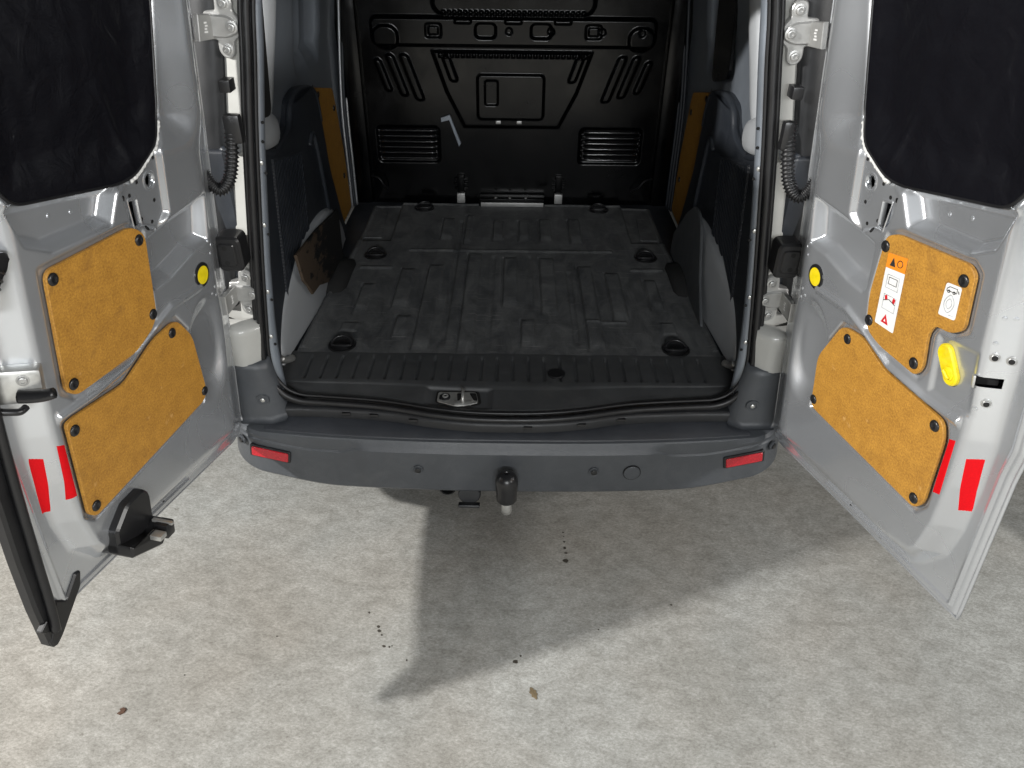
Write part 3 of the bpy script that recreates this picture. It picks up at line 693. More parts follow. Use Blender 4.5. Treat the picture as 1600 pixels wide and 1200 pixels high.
for xc, x0, x1 in ((-.508, -.650, -.365), (.480, .345, .615)):
    for k in range(6):
        z = .830+.0265*k
        pts = catmull([(x0, YB-.001, z-.004), (x0+.014, YB-.016, z), (x0+.03, YB-.020, z), (x1-.03, YB-.020, z), (x1-.014, YB-.016, z), (x1, YB-.001, z-.004)], 4)
        tube('vent_slat', pts, .0085, GLOSS, bulk, 8, flat=(.8, 1.2), ref=(0, 0, 1))
for x in (-.257, .236):
    box('seat_bracket', (x-.020, YB-.035, .606), (x+.020, YB-.010, .655), HINGE, bulk, .003)
    box('bracket_strap', (x-.017, YB-.022, .655), (x+.017, YB-.004, .742), BLACKP, bulk, .003)
    for dz in (.672, .695, .718): box('bracket_tab', (x-.034, YB-.016, dz), (x+.034, YB-.006, dz+.006), BLACKP, bulk, .002)
box('centre_box', (-.165, YB-.075, .604), (.165, YB-.004, .645), BLACKP, bulk, .006)
box('centre_box_edge', (-.155, YB-.079, .606), (.160, YB-.072, .626), HINGE, bulk, .002)
for x in (-.08, -.01, .07): link('screw', SCREW, None, bulk, frame((x, YB-.060, .645), (1, 0, 0), (0, 1, 0), (0, 0, 1)))
for x in (-.068, .032): box('small_tab', (x-.012, YB-.024, .998), (x+.012, YB-.010, 1.012), HINGE, bulk, .002)
prism('angle_bracket', [(-.345, 1.02), (-.30, 1.035), (-.25, .90), (-.262, .885), (-.305, 1.01), (-.343, 1.0)], .012, PAINTIN, bulk, frame((0, YB-.0, 0), (1, 0, 0), (0, 0, 1), (0, -1, 0)), .002)
tube('wiring_loop', catmull([(-.70, YB-.03, .74), (-.66, YB-.05, .735), (-.64, YB-.05, .70), (-.63, YB-.02, .67)], 5), .004, RUBBER, bulk, 6)
tube('wiring_loop', catmull([(.60, YB-.02, .67), (.63, YB-.05, .70), (.66, YB-.05, .735), (.70, YB-.03, .74)], 5), .004, RUBBER, bulk, 6)

# --- lashing rings: cup and ring, six of them
CUP = lathe_mesh('ring_cup', [(.050, .001), (.050, .0045), (.046, .0055), (.040, .001), (.030, .0005), (0, .0005)], 28); CUP.materials.append(CLIP)
ringpts = [Vector((.036*math.cos(a), .026*math.sin(a)+.004, .006+.016*max(0, math.sin(a)))) for a in np.linspace(R_(-25), R_(205), 22)]+[Vector((-.034, -.010, .006)), Vector((.034, -.010, .006))]
RING = tube('lashing_ring', ringpts, .0048, CLIP, None, 8, closed=True); RINGM = RING.data; bpy.data.objects.remove(RING)
for x, y in ((-.592, .430), (.592, .425), (-.592, 1.18), (.592, 1.18), (-.435, 1.735), (.435, 1.735)):
    c = local(link('lashing_point', CUP, None, van, Matrix.Translation((x, y, .6055))))
    link('ring', RINGM, None, c)
    bx = box('ring_hinge', (-.022, -.016, .001), (.022, -.004, .011), CLIP, c, .003)

# ------------------------------------------------------------------ rubber load mat (lies loose on the cargo floor)
nxm, nym = 520, 380
xm = np.linspace(-.745, .745, nxm); ym = np.linspace(.385, 1.80, nym)
Xg, Yg = np.meshgrid(xm, ym, indexing='ij'); Zg = np.full_like(Xg, .6050)
def bar(xc, w, y0, y1, h=.0045, lean=0.0):
    global Zg
    ends = sstep((Yg-y0)/.07)*sstep((y1-Yg)/.04) if y1-y0 > .12 else sstep((Yg-y0)/.02)*sstep((y1-Yg)/.02)
    Zg = Zg+h*1.7*sstep(.5+(w/2-np.abs(Xg-xc))/.010)*ends
    if h > .004: Zg = Zg-.0075*np.exp(-((Xg-xc+w/2+.005)/.0045)**2)*ends**.4
for b in ((-.315, .060, .40, 1.10), (-.155, .055, .40, 1.22), (.00, .055, .72, 1.18), (.155, .060, .66, 1.18), (.07, .050, .43, .64), (.245, .02, .42, 1.05, -.004), (.315, .055, .41, 1.10), (-.43, .055, .70, 1.06), (-.40, .05, .48, .66), (.425, .055, .62, 1.04), (.575, .045, .70, .98), (-.575, .045, .66, .92), (-.57, .14, 1.04, 1.08, .003), (.58, .14, 1.04, 1.08, .003), (-.30, .05, 1.34, 1.62), (-.20, .03, 1.30, 1.66), (-.06, .045, 1.34, 1.60), (.06, .045, 1.34, 1.60), (.16, .05, 1.34, 1.62), (.30, .05, 1.32, 1.62), (0, .9, 1.22, 1.26, .003), (.36, .16, .60, .63, .003), (-.24, .02, .42, 1.6, -.004), (-.075, .016, .40, 1.20, -.003), (.085, .016, .68, 1.20, -.003), (.59, .05, .52, .62, .003), (-.59, .06, .52, .60, .003)): bar(*b)
Zg = Zg+.0012*np.sin(Xg*23+1.3*np.sin(Yg*11))*np.sin(Yg*17+Xg*5)
# outline: narrows towards the bulkhead, notches at the front corners
half = np.interp(Yg, [.385, .76, 1.27, 1.29, 1.36, 1.80], [.745, .732, .70, .70, .70, .70])
nt_ = np.minimum(np.abs(Xg)-.545+.0*Yg, Yg-1.335)
rim = np.minimum(half-np.abs(Xg), np.minimum(Yg-.385, 1.80-Yg))
Zg = Zg+.006*sstep((.012-np.abs(rim-.012))/.010)*(Yg > .42)
Zg = Zg-.016*sstep(nt_/.014)                       # lowered foot wells beside the bulkhead
keep_ = ((np.abs(Xg) <= half)[:-1, :-1])
xs_ = np.sign(Xg)*np.minimum(np.abs(Xg), half); Xg = np.where(np.abs(Xg) > half-.003, xs_, Xg)
load = grid('load_mat', np.stack([Xg, Yg, Zg], -1), MAT, None, keep=keep_)
tag(load, 'black moulded rubber mat, scuffed and dusty, covering the cargo floor', 'mat')
for sx in (-1, 1):
    prism('mat_recess', rpoly([(sx*.60, 1.40), (sx*.69, 1.40), (sx*.67, 1.72), (sx*.62, 1.72)], .01, 3), .5925, MAT, load, None, .001, .5885)

# broken lining board leaning on the left wheel arch
bd = [(.52, .905), (.60, .905), (.80, .885), (1.02, .842), (1.145, .825), (1.150, .80), (1.12, .72), (1.09, .640), (.98, .645), (.90, .66), (.82, .655), (.70, .70), (.605, .72), (.575, .76), (.54, .80)]
brd = prism('broken_board', [(p[0]-.82+random.uniform(-.006, .006), p[1]-.64+random.uniform(-.006, .006)) for p in bd], .010, PEEL, None, frame((-.722, .82, .640), (0, 1, 0), (-.06, 0, 1), (1, 0, .06)), .002)
tag(brd, 'ragged brown board with peeling black coating leaning against the pale wheel arch', 'board')

# ------------------------------------------------------------------ rear doors
W = .060
def rotv(v, a, t): return v*math.cos(t)+a.cross(v)*math.sin(t)+a*(a.dot(v)*(1-math.cos(t)))
def door_frame(side, hb, ht, ang):
    hb = Vector(hb); a = (Vector(ht)-hb).normalized(); inw = Vector((-side, 0, 0))
    n = a.cross(inw); n = n if n.y > 0 else -n; n.normalize()
    v = n.cross(inw); v = v if v.z > 0 else -v; t = R_(ang)*side
    return hb, rotv(inw, a, t), rotv(v, a, t), rotv(n, a, t)
def uh(v): return -.022+.075*np.clip(v, 0, 2)               # hinge-side outline
def uf(v): return np.interp(v, [0, .40, .46, .60, 1.6], [.822, .872, .885, .888, .885])
def vb(s):                                                # rounded lower corner at the hinge
    return .075*(1-np.sqrt(np.clip(1-(1-np.clip(s/.085, 0, 1))**2, 0, 1)))
WIN = [(.268, 1.345), (.270, 1.24), (.292, 1.01), (.322, .958), (.420, .898), (.478, .889), (.762, .902), (.798, .940), (.815, 1.05), (.81, 1.345)]
PAN = {-1: [[(.737, .776), (.473, .800), (.430, .775), (.424, .580), (.444, .552), (.510, .519), (.712, .505), (.739, .526)],
            [(.752, .456), (.730, .461), (.560, .460), (.438, .520), (.345, .536), (.285, .470), (.243, .290), (.262, .267), (.716, .203), (.738, .222)]],
       1: [[(.470, .783), (.505, .796), (.718, .790), (.737, .775), (.736, .664), (.706, .646), (.660, .646), (.645, .622), (.648, .545), (.630, .520), (.500, .538), (.447, .560), (.442, .643)],
           [(.352, .529), (.436, .530), (.528, .486), (.728, .460), (.740, .420), (.720, .250), (.696, .222), (.258, .258), (.264, .410)]]}
def hfun(u, v, side):
    hin = sstep((u-uh(v)-.006)/(.155-.045*sstep((v-.90)/.12)))**.9
    pe = np.interp(v, [0, .05, .13, .22, .33, .45, .60, .80, 1.6], [.60, .655, .725, .755, .774, .786, .789, .790, .800])
    fr_ = sstep((pe+.040-u)/.052)
    bo = sstep((v-.028-.02*sstep((u-.60)/.2))/.085)
    r = smin(smin(hin, fr_, .25), bo, .25)
    h = .008+(W-.008)*np.clip(r, 0, 1)
    up_ = sstep((v-.925)/.09); h = h-up_*.026*sstep((u-uh(v)-.085)/.13)*sstep((.62-u)/.2)
    # flange roll at the outside and seal seat
    e = np.minimum(np.minimum(u-uh(v), uf(v)-u), v-0.0)
    h = h-.008*sstep((.010-e)/.010)+.005*sstep((.006-np.abs(e-.024))/.006)*(u > .3)
    # window recess
    dw = sdpoly(u, v, WIN); h = h-.022*sstep(.5-dw/.03)
    # pocket under the window
    dp = sdpoly(u, v, [(.50, .885), (.780, .895), (.755, .835), (.70, .812), (.53, .822)]); h = h-.030*sstep(.5-dp/.026)
    # corner gusset with the holes
    dg = sdpoly(u, v, [(.330, .985), (.322, .80), (.355, .765), (.455, .800), (.475, .868), (.430, .905)]); h = h-.012*sstep(.5-dg/.016)
    # scoops towards the hinge
    d1 = sdpoly(u, v, [(.165, .80), (.30, .775), (.415, .745), (.405, .645), (.345, .655), (.24, .69), (.175, .70)]); h = h-.032*sstep(.5-d1/.034)
    d2 = np.hypot((u-.20)/.085, (v-.40)/.125)-1; h = h-.026*sstep(.5-d2/.6)
    # upper hinge-side flute beside the window
    # ledges that carry the boards
    for k, pp in enumerate(PAN[side]):
        h = h-(.005+.006*k)*sstep(.5-(sdpoly(u, v, pp)-.008)/.009)
    # swage line between the boards
    ln = np.interp(u, [.2, .36, .44, .54, .66, .80], [.585, .575, .545, .500, .482, .478])
    h = h+.009*np.exp(-((v-ln)/.009)**2)*(u > .22)*(u < .77)
    if side > 0:
        dl = sdpoly(u, v, [(.672, .628), (.775, .630), (.785, .50), (.672, .505)]); h = h-.004*sstep(.5-dl/.016)
    return h
def uvm(D, u, v, side, lift=0.0, ang=0.0, flat=False):
    """frame lying on the door's inner surface"""
    hb, U, V, N = D; e = .004
    f = lambda a, b: float(hfun(np.array([a]), np.array([b]), side)[0])
    h = f(u, v); du = 0 if flat else (f(u+e, v)-f(u-e, v))/(2*e); dv = 0 if flat else (f(u, v+e)-f(u, v-e))/(2*e)
    tu = (U+N*du).normalized(); n = (N-U*du-V*dv).normalized(); tv = (V-n*V.dot(n)).normalized(); tu = (U-n*U.dot(n)).normalized()
    tv = n.cross(tu)*(1 if n.cross(tu).dot(V) > 0 else -1)
    o = hb+U*u+V*v+N*h+n*lift
    c, s = math.cos(ang), math.sin(ang)
    return frame(o, tu*c+tv*s, tv*c-tu*s, n)
def plane(D, w): hb, U, V, N = D; return frame(hb+N*w, U, V, N)
def patch(name, D, side, poly, m, parent, lift=.0012, n=14, th=.0008):
    """thin sheet that follows the pressed surface; poly has four corners"""
    hb, U, V, N = D; p = [Vector(q) for q in poly]; rows = []
    for i in range(n+1):
        rr = []
        for j in range(n+1):
            s, t = i/n, j/n; q = (p[0]*(1-s)+p[1]*s)*(1-t)+(p[3]*(1-s)+p[2]*s)*t
            h = float(hfun(np.array([q.x]), np.array([q.y]), side)[0]); edge = (i in (0, n)) or (j in (0, n))
            rr.append(hb+U*q.x+V*q.y+N*(h+(lift-.0012 if edge else lift)))
        rows.append([tuple(k) for k in rr])
    return grid(name, np.array(rows), m, parent, flip=(side > 0))
def flip_mesh(o): pass

def build_door(side, D):
    hb, U, V, N = D; U3, V3, N3, H3 = (np.array(k) for k in (U, V, N, hb))
    nu, nv = 230, 400
    s = np.linspace(0, 1, nu); t = np.linspace(0, 1, nv)
    Sg, Tg = np.meshgrid(s, t, indexing='ij')
    v0 = vb(Sg)-0.0; Vg = v0+(1.36-v0)*Tg**1.12
    Ug = uh(Vg)+(uf(Vg)-uh(Vg))*Sg
    Hg = hfun(Ug, Vg, side)
    holes = [('round', .365, .878, .017), ('rect', .432, .818, .017, .030)]
    inh = np.hypot(Ug-.365, Vg-.878) < .017
    inh |= sdbox(Ug, Vg, .432, .818, .017, .030, .004, 0) < 0
    if side > 0: inh |= sdbox(Ug, Vg, .797, .578, .018, .012, .004, 0) < 0
    kp = ~(inh[:-1, :-1] & inh[1:, 1:] & inh[1:, :-1] & inh[:-1, 1:])
    P = H3+Ug[..., None]*U3+Vg[..., None]*V3+Hg[..., None]*N3
    door = grid('rear_door', P, PAINT, van, flip=(side < 0), keep=kp)
    tag(door, 'left rear door with black rubber edge strip' if side < 0 else 'right rear door with warning stickers and yellow lever')
    # outer skin, slightly larger, and the hem joining both
    s2 = np.linspace(0, 1, 40); t2 = np.linspace(0, 1, 60); Sg, Tg = np.meshgrid(s2, t2, indexing='ij')
    v0 = vb(Sg); Vg = v0+(1.36-v0)*Tg; Ug = uh(Vg)+(uf(Vg)-uh(Vg))*Sg
    b_ = -.006-.014*np.sin(np.pi*Sg)
    P2 = H3+Ug[..., None]*U3+Vg[..., None]*V3+b_[..., None]*N3
    grid('outer_skin', P2, PAINT, door, flip=(side > 0))
    edge = []
    for k in np.linspace(1, 0, 70): vv = .0+1.36*k; vv = max(vv, .076); edge.append((uh(vv), vv))
    for k in np.linspace(0, 1, 14): edge.append((float(uh(vb(k*.085)))+(.845*k*.085), float(vb(k*.085))))
    for k in np.linspace(.1, .97, 40): edge.append((-.022+.845*k, .0))
    for k in np.linspace(0, 1, 50): edge.append((float(uf(1.36*k)), 1.36*k))
    pts = [hb+U*float(a)+V*float(b)+N*.001 for a, b in edge]
    tube('hem', pts, .0042, PAINT, door, 8)
    # window blanking sheet
    nu2, nv2 = 110, 130
    Ux, Vx = np.meshgrid(np.linspace(.260, .825, nu2), np.linspace(.88, 1.345, nv2), indexing='ij')
    sd = sdpoly(Ux, Vx, [(a, b) for a, b in rpoly(WIN, .03, 4)])
    hz = W-.012-.016*sstep((.50-Ux)/.22)*sstep((Vx-.925)/.09)-.014*sstep(-sd/.10)+.0010*np.sin(Ux*41+3*np.sin(Vx*19))*np.sin(Vx*37+2*np.sin(Ux*23))*sstep(-sd/.05)
    hz = hz+.003*np.exp(-((Ux-.45-.35*(Vx-1.0))/.012)**2)*np.exp(-((Vx-1.0)/.07)**2)
    Ps = H3+Ux[..., None]*U3+Vx[..., None]*V3+hz[..., None]*N3
    # pull rim vertices onto the outline
    kp = ((sd[:-1, :-1] < .002) & (sd[1:, 1:] < .002) & (sd[1:, :-1] < .002) & (sd[:-1, 1:] < .002))
    grid('window_sheet', Ps, SHEET, door, flip=(side < 0), keep=kp)
    ol = [p for p in rpoly(WIN, .03, 4) if p[1] < 1.345]
    rim = [hb+U*a+V*b+N*(W-.013-.016*float(sstep((.50-a)/.22)*sstep((b-.925)/.09))) for a, b in ol]
    tube('sheet_edge', rim, .0034, RUBBER, door, 6)
    tb = [(.293, 1.0), (.306, .98), (.325, .954), (.345, .942), (.370, .926), (.392, .912), (.418, .897), (.435, .893)]
    tb = catmull([hb+U*(a-.003)+V*(b-.003)+N*(W-.014-.016*float(sstep((.50-a)/.22)*sstep((b-.925)/.09))) for a, b in tb], 5)
    tb = [p+Vector((random.uniform(-1, 1), random.uniform(-1, 1), random.uniform(-1, 1)))*.0016 for p in tb]
    tube('torn_sealant', tb, lambda k: .0035+.002*random.random(), FOAM, door, 6)
    # hardboard panels with clips
    for k, pp in enumerate(PAN[side]):
        pl = prism('hardboard_panel', rpoly(pp, .024, 6), .0045, WOOD, door, plane(D, W-.0025-.004*k), .0012, -.003)
    clips = {-1: [(.455, .766), (.721, .757), (.439, .585), (.718, .534), (.370, .510), (.256, .295), (.734, .433), (.714, .230)],
             1: [(.475, .762), (.713, .757), (.456, .583), (.622, .546), (.381, .505), (.270, .284), (.710, .440), (.692, .246)]}[side]
    for k, (a, b) in enumerate(clips):
        link('panel_clip', PLUG, None, door, frame(hb+U*a+V*b+N*(W+.002-.004*(k > 3)), U, V, N))
    # holes of the corner gusset
    for a, b, r in ((.342, .925, 1), (.410, .882, 1), (.440, .858, 1), (.462, .856, 1.3), (.355, .832, 1), (.408, .800, 1), (.372, .786, 1), (.405, .780, 1.5)):
        link('hole', HOLE, None, door, uvm(D, a, b, side, .0) @ Matrix.Diagonal((r, r, 1, 1)))
    def ring(name, inner, wd, depth):
        c = np.mean(np.array(inner), 0); rows = []
        for p in inner+[inner[0]]:
            d = np.array(p)-c; d = d/np.hypot(*d); o_ = np.array(p)+d*wd
            hi = float(hfun(np.array([p[0]]), np.array([p[1]]), side)[0]); ho = float(hfun(np.array([o_[0]]), np.array([o_[1]]), side)[0])
            hi = (hi+ho)/2
            rows.append([tuple(hb+U*q[0]+V*q[1]+N*w_) for q, w_ in ((o_, ho+.0002), (o_*.6+np.array(p)*.4, ho+.0016), (np.array(p), hi+.0014), (np.array(p), hi-depth))])
        return grid(name, np.array(rows), PAINT, door)
    ring('hole_rim', [(.365+.0168*math.cos(a), .878+.0168*math.sin(a)) for a in np.linspace(0, 2*math.pi, 30, endpoint=False)], .007, .012)
    ring('hole_rim', rpoly([(.416, .789), (.446, .789), (.448, .847), (.418, .847)], .004, 3), .007, .012)
    for a, b in ((.150, .675), (.165, .690), (.158, .655), (.150, .560), (.165, .545), (.145, .535), (.60, .855), (.66, .86)):
        link('weld_spot', WELD, None, door, uvm(D, a, b, side, .0))
    for a, b in ((.10, .052), (.42, .030)):
        link('hole', HOLE, None, door, uvm(D, a, b, side, .0) @ Matrix.Diagonal((.8, .8, 1, 1)))
    # round yellow target
    f = uvm(D, .212, .612, side, .001, flat=True)
    o_ = link('target_ring', lathe_mesh('target_ring', [(.033, -.002), (.0325, .002), (.030, .003), (0, .003)], 30), CLIP, door, f)
    link('yellow_target', lathe_mesh('yellow_target', [(.0245, 0), (.0240, .0040), (0, .0042)], 30), YEL, door, f)
    # red tape: one strip on the plateau, one on the end face
    if side < 0:
        patch('red_tape', D, side, [(.764, .415), (.782, .422), (.775, .283), (.757, .285)], RED, door)
        patch('red_tape', D, side, [(.797, .396), (.814, .403), (.806, .262), (.790, .258)], RED, door)
    else:
        patch('red_tape', D, side, [(.749, .430), (.768, .436), (.757, .298), (.737, .292)], RED, door)
        patch('red_tape', D, side, [(.790, .404), (.809, .410), (.801, .275), (.783, .270)], RED, door)
    return door

DL = door_frame(-1, (-.868, .06, .490), (-.779, .16, 1.73), 99.5)
DR = door_frame(1, (.8643, .06, .506), (.7753, .16, 1.744), 100.5)
doorL = build_door(-1, DL); doorR = build_door(1, DR)

# --- right door: stickers, yellow lever, latch slot, end-face bolts
hb, U, V, N = DR
fs = plane(DR, W+.0026)
def pc(name, pts, m, h, parent=doorR, mtx=fs, h0=.0): return prism(name, pts, h, m, parent, mtx, .0001, h0)
def outline(name, pts, wd, m, h, mtx, closed=True):
    P_ = [Vector((p[0], p[1], h)) for p in pts]; P_ = [mtx @ p for p in P_]
    return tube(name, P_, wd, m, doorR, 4, closed=closed)
def mapq(q, s, t): q = [Vector(k) for k in q]; return tuple((q[0]*(1-s)+q[1]*s)*(1-t)+(q[3]*(1-s)+q[2]*s)*t)
big = [(.489, .752), (.552, .755), (.543, .583), (.477, .587)]
pc('sticker', rpoly(big, .004, 3), WHITE, .0006)
pc('sticker_header', [mapq(big, 0, 0), mapq(big, 1, 0), mapq(big, 1, .20), mapq(big, 0, .20)], ORANGE, .0010)
pc('pictogram', [mapq(big, .18, .16), mapq(big, .48, .16), mapq(big, .33, .04)], INK, .0013)
outline('pictogram', [mapq(big, .70+.13*math.cos(a), .10+.045*math.sin(a)) for a in np.linspace(0, 6.28, 14, endpoint=False)], .0009, INK, .0013, fs)
outline('pictogram', [mapq(big, *q) for q in ((.2, .28), (.82, .28), (.82, .46), (.2, .46))], .0009, INKG, .0010, fs)
outline('pictogram', [mapq(big, *q) for q in ((.3, .31), (.72, .31), (.72, .40), (.3, .40))], .0009, INK, .0010, fs)
outline('pictogram', [mapq(big, *q) for q in ((.22, .55), (.85, .55), (.85, .75), (.22, .75))], .0009, INKG, .0010, fs)
outline('pictogram', [mapq(big, *q) for q in ((.22, .64), (.5, .60), (.85, .64))], .0009, INK, .0010, fs, False)
pc('pictogram', [mapq(big, *q) for q in ((.25, .57), (.36, .55), (.42, .61), (.30, .63))], REDINK, .0011)
pc('pictogram', [mapq(big, *q) for q in ((.70, .55), (.82, .57), (.78, .63), (.66, .61))], REDINK, .0011)
pc('pictogram', [mapq(big, .30, .94), mapq(big, .68, .94), mapq(big, .49, .81)], REDINK, .0012)
pc('pictogram', [mapq(big, .44, .91), mapq(big, .54, .91), mapq(big, .49, .87)], WHITE, .0014)
sm = [(.672, .742), (.713, .743), (.711, .675), (.664, .673)]
pc('sticker', rpoly(sm, .006, 4), WHITE, .0006)
outline('pictogram', [mapq(sm, *q) for q in ((.14, .22), (.14, .16), (.28, .09), (.78, .09), (.78, .22))], .0009, INK, .0010, fs)
for q in (.28, .62): outline('pictogram', [mapq(sm, q+.07*math.cos(a), .23+.04*math.sin(a)) for a in np.linspace(0, 6.28, 10, endpoint=False)], .0009, INK, .0010, fs)
outline('pictogram', [mapq(sm, .86+.03*k, .13+.04*k) for k in range(3)], .0009, INK, .0010, fs, False)
for rr in (.30, .17): outline('pictogram', [mapq(sm, .48+rr*math.cos(a)*(.8+.2*math.cos(2*a)), .58+rr*math.sin(a)*.9) for a in np.linspace(0, 6.28, 20, endpoint=False)], .0008, INKG, .0010, fs)
outline('pictogram', [mapq(sm, *q) for q in ((.6, .90), (.85, .90))], .0006, INKG, .0010, fs, False)
# lever in its pocket
fl_ = plane(DR, float(hfun(np.array([.71]), np.array([.58]), 1)[0])+.0005)
cap = []
for k in range(24):
    a = 2*math.pi*k/24; c_ = Vector((.694, .600)) if math.sin(a-R_(-35)) > 0 else Vector((.722, .562))
    cap.append((c_.x+.0195*math.cos(a), c_.y+.0195*math.sin(a)))
cap = []
ax = Vector((.722, .560))-Vector((.697, .600)); ang0 = math.atan2(ax.y, ax.x)
for k in range(13): a = ang0+math.pi/2+math.pi*k/12; cap.append((.697+.020*math.cos(a), .600+.020*math.sin(a)))
for k in range(13): a = ang0-math.pi/2+math.pi*k/12; cap.append((.722+.020*math.cos(a), .560+.020*math.sin(a)))
prism('yellow_lever', cap, .009, YEL, doorR, fl_, .003)
link('lever_knob', lathe_mesh('lever_knob', [(.0155, 0), (.015, .004), (.010, .006), (0, .006)], 20), YEL, doorR, fl_ @ Matrix.Translation((.720, .566, .008)))
prism('lever_grip', rpoly([(-.010, -.004), (.012, -.003), (.012, .003), (-.010, .004)], .002, 3), .011, YEL, doorR, fl_ @ Matrix.Translation((.720, .566, .009)) @ Matrix.Rotation(ang0+.4, 4, 'Z'), .002)
box('latch_insert', (-.020, -.014, -.050), (.022, .014, -.020), DARK, doorR, .002, uvm(DR, .797, .578, 1, .0))
box('slot_edge', (-.024, -.012, -.01), (-.019, .013, .002), STEEL, doorR, .0015, uvm(DR, .797, .578, 1, .0))
for a, b in ((.799, .632), (.815, .628), (.800, .535)):
    f = uvm(DR, a, b, 1, .0)
    link('bolt', BOLT, None, doorR, f @ Matrix.Diagonal((.62, .62, .6, 1)))
    link('bolt_socket', HOLE, None, doorR, f @ Matrix.Translation((0, 0, .0055)) @ Matrix.Diagonal((1.2, 1.2, 1, 1)))
for a, b in ((.800, .71), (.810, .71), (.797, .66), (.79, .52)):
    link('weld_spot', lathe_mesh('weld_spot', [(.0045, 0), (.004, .001), (0, .0016)], 12), PAINT, doorR, uvm(DR, a, b, 1, .0))
for a, b in ((.12, .06), (.55, .018)):
    link('hole', HOLE, None, doorR, uvm(DR, a, b, 1, .0))

# --- left door: rubber edge strip, latch, lower lock housing
hb, U, V, N = DL
strip = [(.846, 1.35), (.845, .9), (.846, .50), (.838, .30), (.832, .12), (.830, .035), (.840, -.035), (.852, -.062), (.862, -.060), (.868, -.02), (.880, .06), (.893, .20), (.905, .40), (.910, .9), (.908, 1.35)]
prism('edge_seal', rpoly(strip, .012, 3), .026, RUBBER, doorL, plane(DL, -.014), .006, 0)
prism('edge_seal_foot', rpoly([(.828, .045), (.864, -.045), (.858, -.066), (.846, -.068), (.826, -.054), (.795, -.022), (.752, .022), (.742, .060), (.760, .066), (.800, .022)], .006, 3), .020, RUBBER, doorL, plane(DL, -.006), .004, 0)
tube('edge_seal_bead', catmull([hb+U*a+V*b+N*.020 for a, b in ((.872, 1.35), (.872, .9), (.868, .45), (.858, .2), (.850, .05), (.850, -.02))], 6), .010, RUBBER, doorL, 8)
prism('seal_tab', rpoly([(.862, .020), (.885, .005), (.872, -.012), (.862, -.008)], .003, 2), .012, RUBBER, doorL, plane(DL, .004), .002)
f = uvm(DL, .802, .575, -1, 0)
lt = box('door_latch', (-.030, -.034, -.01), (.055, .036, .030), STEEL, doorL, .008, f)
fr2 = frame(hb+U*.80+V*.545+N*.075, N, V, -U)
tube('latch_lever', catmull([hb+U*.835+V*.560+N*.045, hb+U*.83+V*.562+N*.070, hb+U*.825+V*.566+N*.092, hb+U*.822+V*.572+N*.108], 5), lambda t: .014-.003*t, CLIP, doorL, 10, flat=(1, .8))
tube('latch_rod', catmull([hb+U*.86+V*.535+N*.02, hb+U*.85+V*.532+N*.035, hb+U*.84+V*.530+N*.045, hb+U*.825+V*.532+N*.045], 5), .007, CLIP, doorL, 8)
link('bolt', BOLT, None, doorL, f @ Matrix.Translation((.0, .016, .030)) @ Matrix.Diagonal((.75, .75, .6, 1)))
hd = prism('grab_handle', rpoly([(.800, .83), (.845, .84), (.885, .82), (.89, .73), (.87, .725), (.845, .745), (.838, .785), (.815, .795)], .012, 4), .05, CLIP, doorL, plane(DL, .015), .010)
for k in range(5):
    tube('grip_rib', [hb+U*(.828+.008*k)+V*(.800-.012*k)+N*.062, hb+U*(.838+.008*k)+V*(.808-.012*k)+N*.066, hb+U*(.855+.006*k)+V*(.812-.012*k)+N*.064], .0035, CLIP, doorL, 6)
# housing that carries the lower lock
hz = float(hfun(np.array([.62]), np.array([.15]), -1)[0])
hs = rpoly([(.690, .070), (.690, .140), (.640, .185), (.580, .190), (.558, .165), (.556, .050), (.580, .028)], .010, 3)
lk = prism('lock_housing', hs, .030, CLIP, doorL, plane(DL, W-.012), .006, -.03)
lk2 = prism('lock_step', rpoly([(.690, .072), (.690, .105), (.600, .075), (.560, .100), (.556, .052), (.580, .028)], .006, 3), .062, CLIP, doorL, plane(DL, W-.012), .006)
box('lock_block', (.560, .060, .05), (.592, .100, .086), CLIP, doorL, .005, plane(DL, W-.012))
box('lock_bolt', (.572, .096, .040), (.582, .104, .094), STEEL, doorL, .002, plane(DL, W-.012))
box('lock_tongue', (.600, .078, .055), (.625, .092, .090), STEEL, doorL, .003, plane(DL, W-.012))

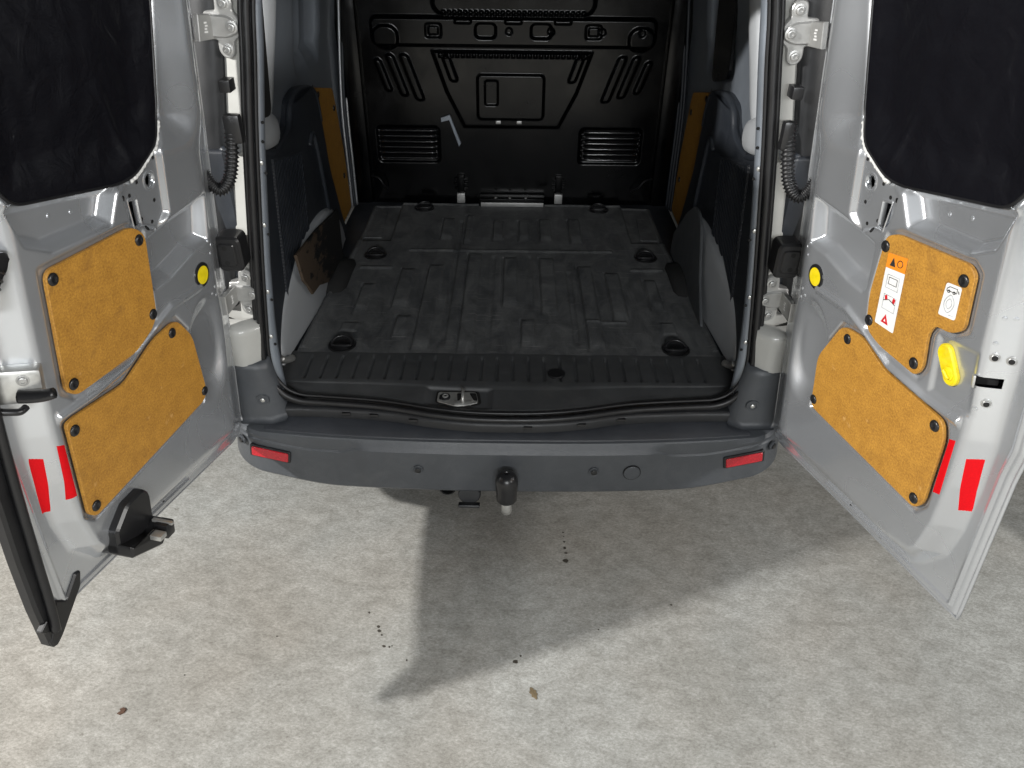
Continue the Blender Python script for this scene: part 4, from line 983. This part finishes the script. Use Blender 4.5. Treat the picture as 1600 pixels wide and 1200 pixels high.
# --- hinges on the pillars with bolts; arms reach to the doors
def hinge(side, x, z, D, name='hinge'):
    y = float(yr(z))+.020
    f = frame((side*x, y, z), (side, 0, 0), (0, 0, 1), (0, -1, 0))
    # three-lobed plate
    pl = []
    lobes = [(-.010, .052, .021), (-.023, 0, .023), (.0, -.053, .021)]
    import itertools
    a_ = [(.012, .060), (.008, .072), (-.008, .078), (-.024, .070), (-.031, .055), (-.027, .036), (-.037, .024), (-.047, .006), (-.045, -.012), (-.036, -.024), (-.022, -.034), (-.021, -.050), (-.018, -.066), (-.004, -.076), (.012, -.072), (.021, -.060), (.022, -.045), (.020, -.030), (.045, -.030), (.045, .034), (.014, .036), (.013, .048)]
    hg = prism(name, rpoly(a_, .008, 3), .010, HINGE, van, f, .003, -.03)
    local(hg); prism('hinge_boss', rpoly([(-.038, -.014), (-.030, .018), (-.012, .026), (.040, .030), (.045, .020), (.045, -.024), (-.010, -.026)], .010, 3), .019, HINGE, hg, None, .004, .008)
    for a, b, r in lobes:
        link('bolt', BOLT, None, hg, Matrix.Translation((a, b, .010 if b else .018)))
    hb, U, V, N = D
    vv = (z-hb.z)/V.z
    p0 = f @ Vector((.030, .0, .010)); p1 = hb+U*(.045+.06*vv*.5)+V*vv+N*.022
    d = (p1-p0); L_ = d.length; n = d.cross(Vector((0, 0, 1))).normalized()
    if n.y > 0: n = -n
    fa = frame(p0, d, Vector((0, 0, 1)), n)
    arm = prism('hinge_arm', [(-.008, -.028), (L_, -.030), (L_, .030), (-.008, .028)], .007, HINGE, hg, hg.matrix_basis.inverted() @ fa, .002, -.006)
    for k in range(4):
        box('stamping', (L_*.42+.003*(k % 2), -.012+.007*k, .0068), (L_*.42+.014-.002*(k % 3), -.008+.007*k, .0076), WHITE, hg, 0, hg.matrix_basis.inverted() @ fa)
    return hg
for side, D in ((-1, DL), (1, DR)):
    hinge(side, .716, 1.668, D); hinge(side, .783, .954, D)
    # bump stop
    f = frame((side*.782, .118, 1.105), (side, 0, 0), (0, 0, 1), (0, -1, 0))
    bs = prism('bump_stop', rpoly([(-.036, -.052), (.036, -.052), (.036, .052), (-.036, .052)], .020, 5), .022, RUBBER, van, f, .006, -.04)
    local(bs); prism('stop_face', rpoly([(-.020, -.034), (.026, -.034), (.026, .034), (-.020, .034)], .010, 4), .027, CLIP, bs, None, .003, .018)
    for dz in (-.022, .022): link('hole', HOLE, None, bs, Matrix.Translation((.006, dz, .0268)) @ Matrix.Diagonal((1.6, 1.6, 1, 1)))
    # corrugated wiring hose
    pts = catmull([(side*.720, .160, 1.47), (side*.726, .150, 1.42), (side*.734, .140, 1.36), (side*.748, .130, 1.31), (side*.772, .120, 1.285), (side*.795, .118, 1.30), (side*.81, .12, 1.33)], 16)
    cnt = len(pts)
    tube('wiring_hose', pts, lambda t: .0165+.0026*(1 if int(t*(cnt-1)) % 3 == 0 else -1), RUBBER, van, 12)
    box('hose_boot', (side*.720-.018, .135, 1.40), (side*.712+.018, .165, 1.475), CLIP, van, .010)
    # small black clip under the upper hinge
    box('trim_clip', (side*.722-.012, .150, 1.525), (side*.722+.016, .195, 1.555), CLIP, van, .003)
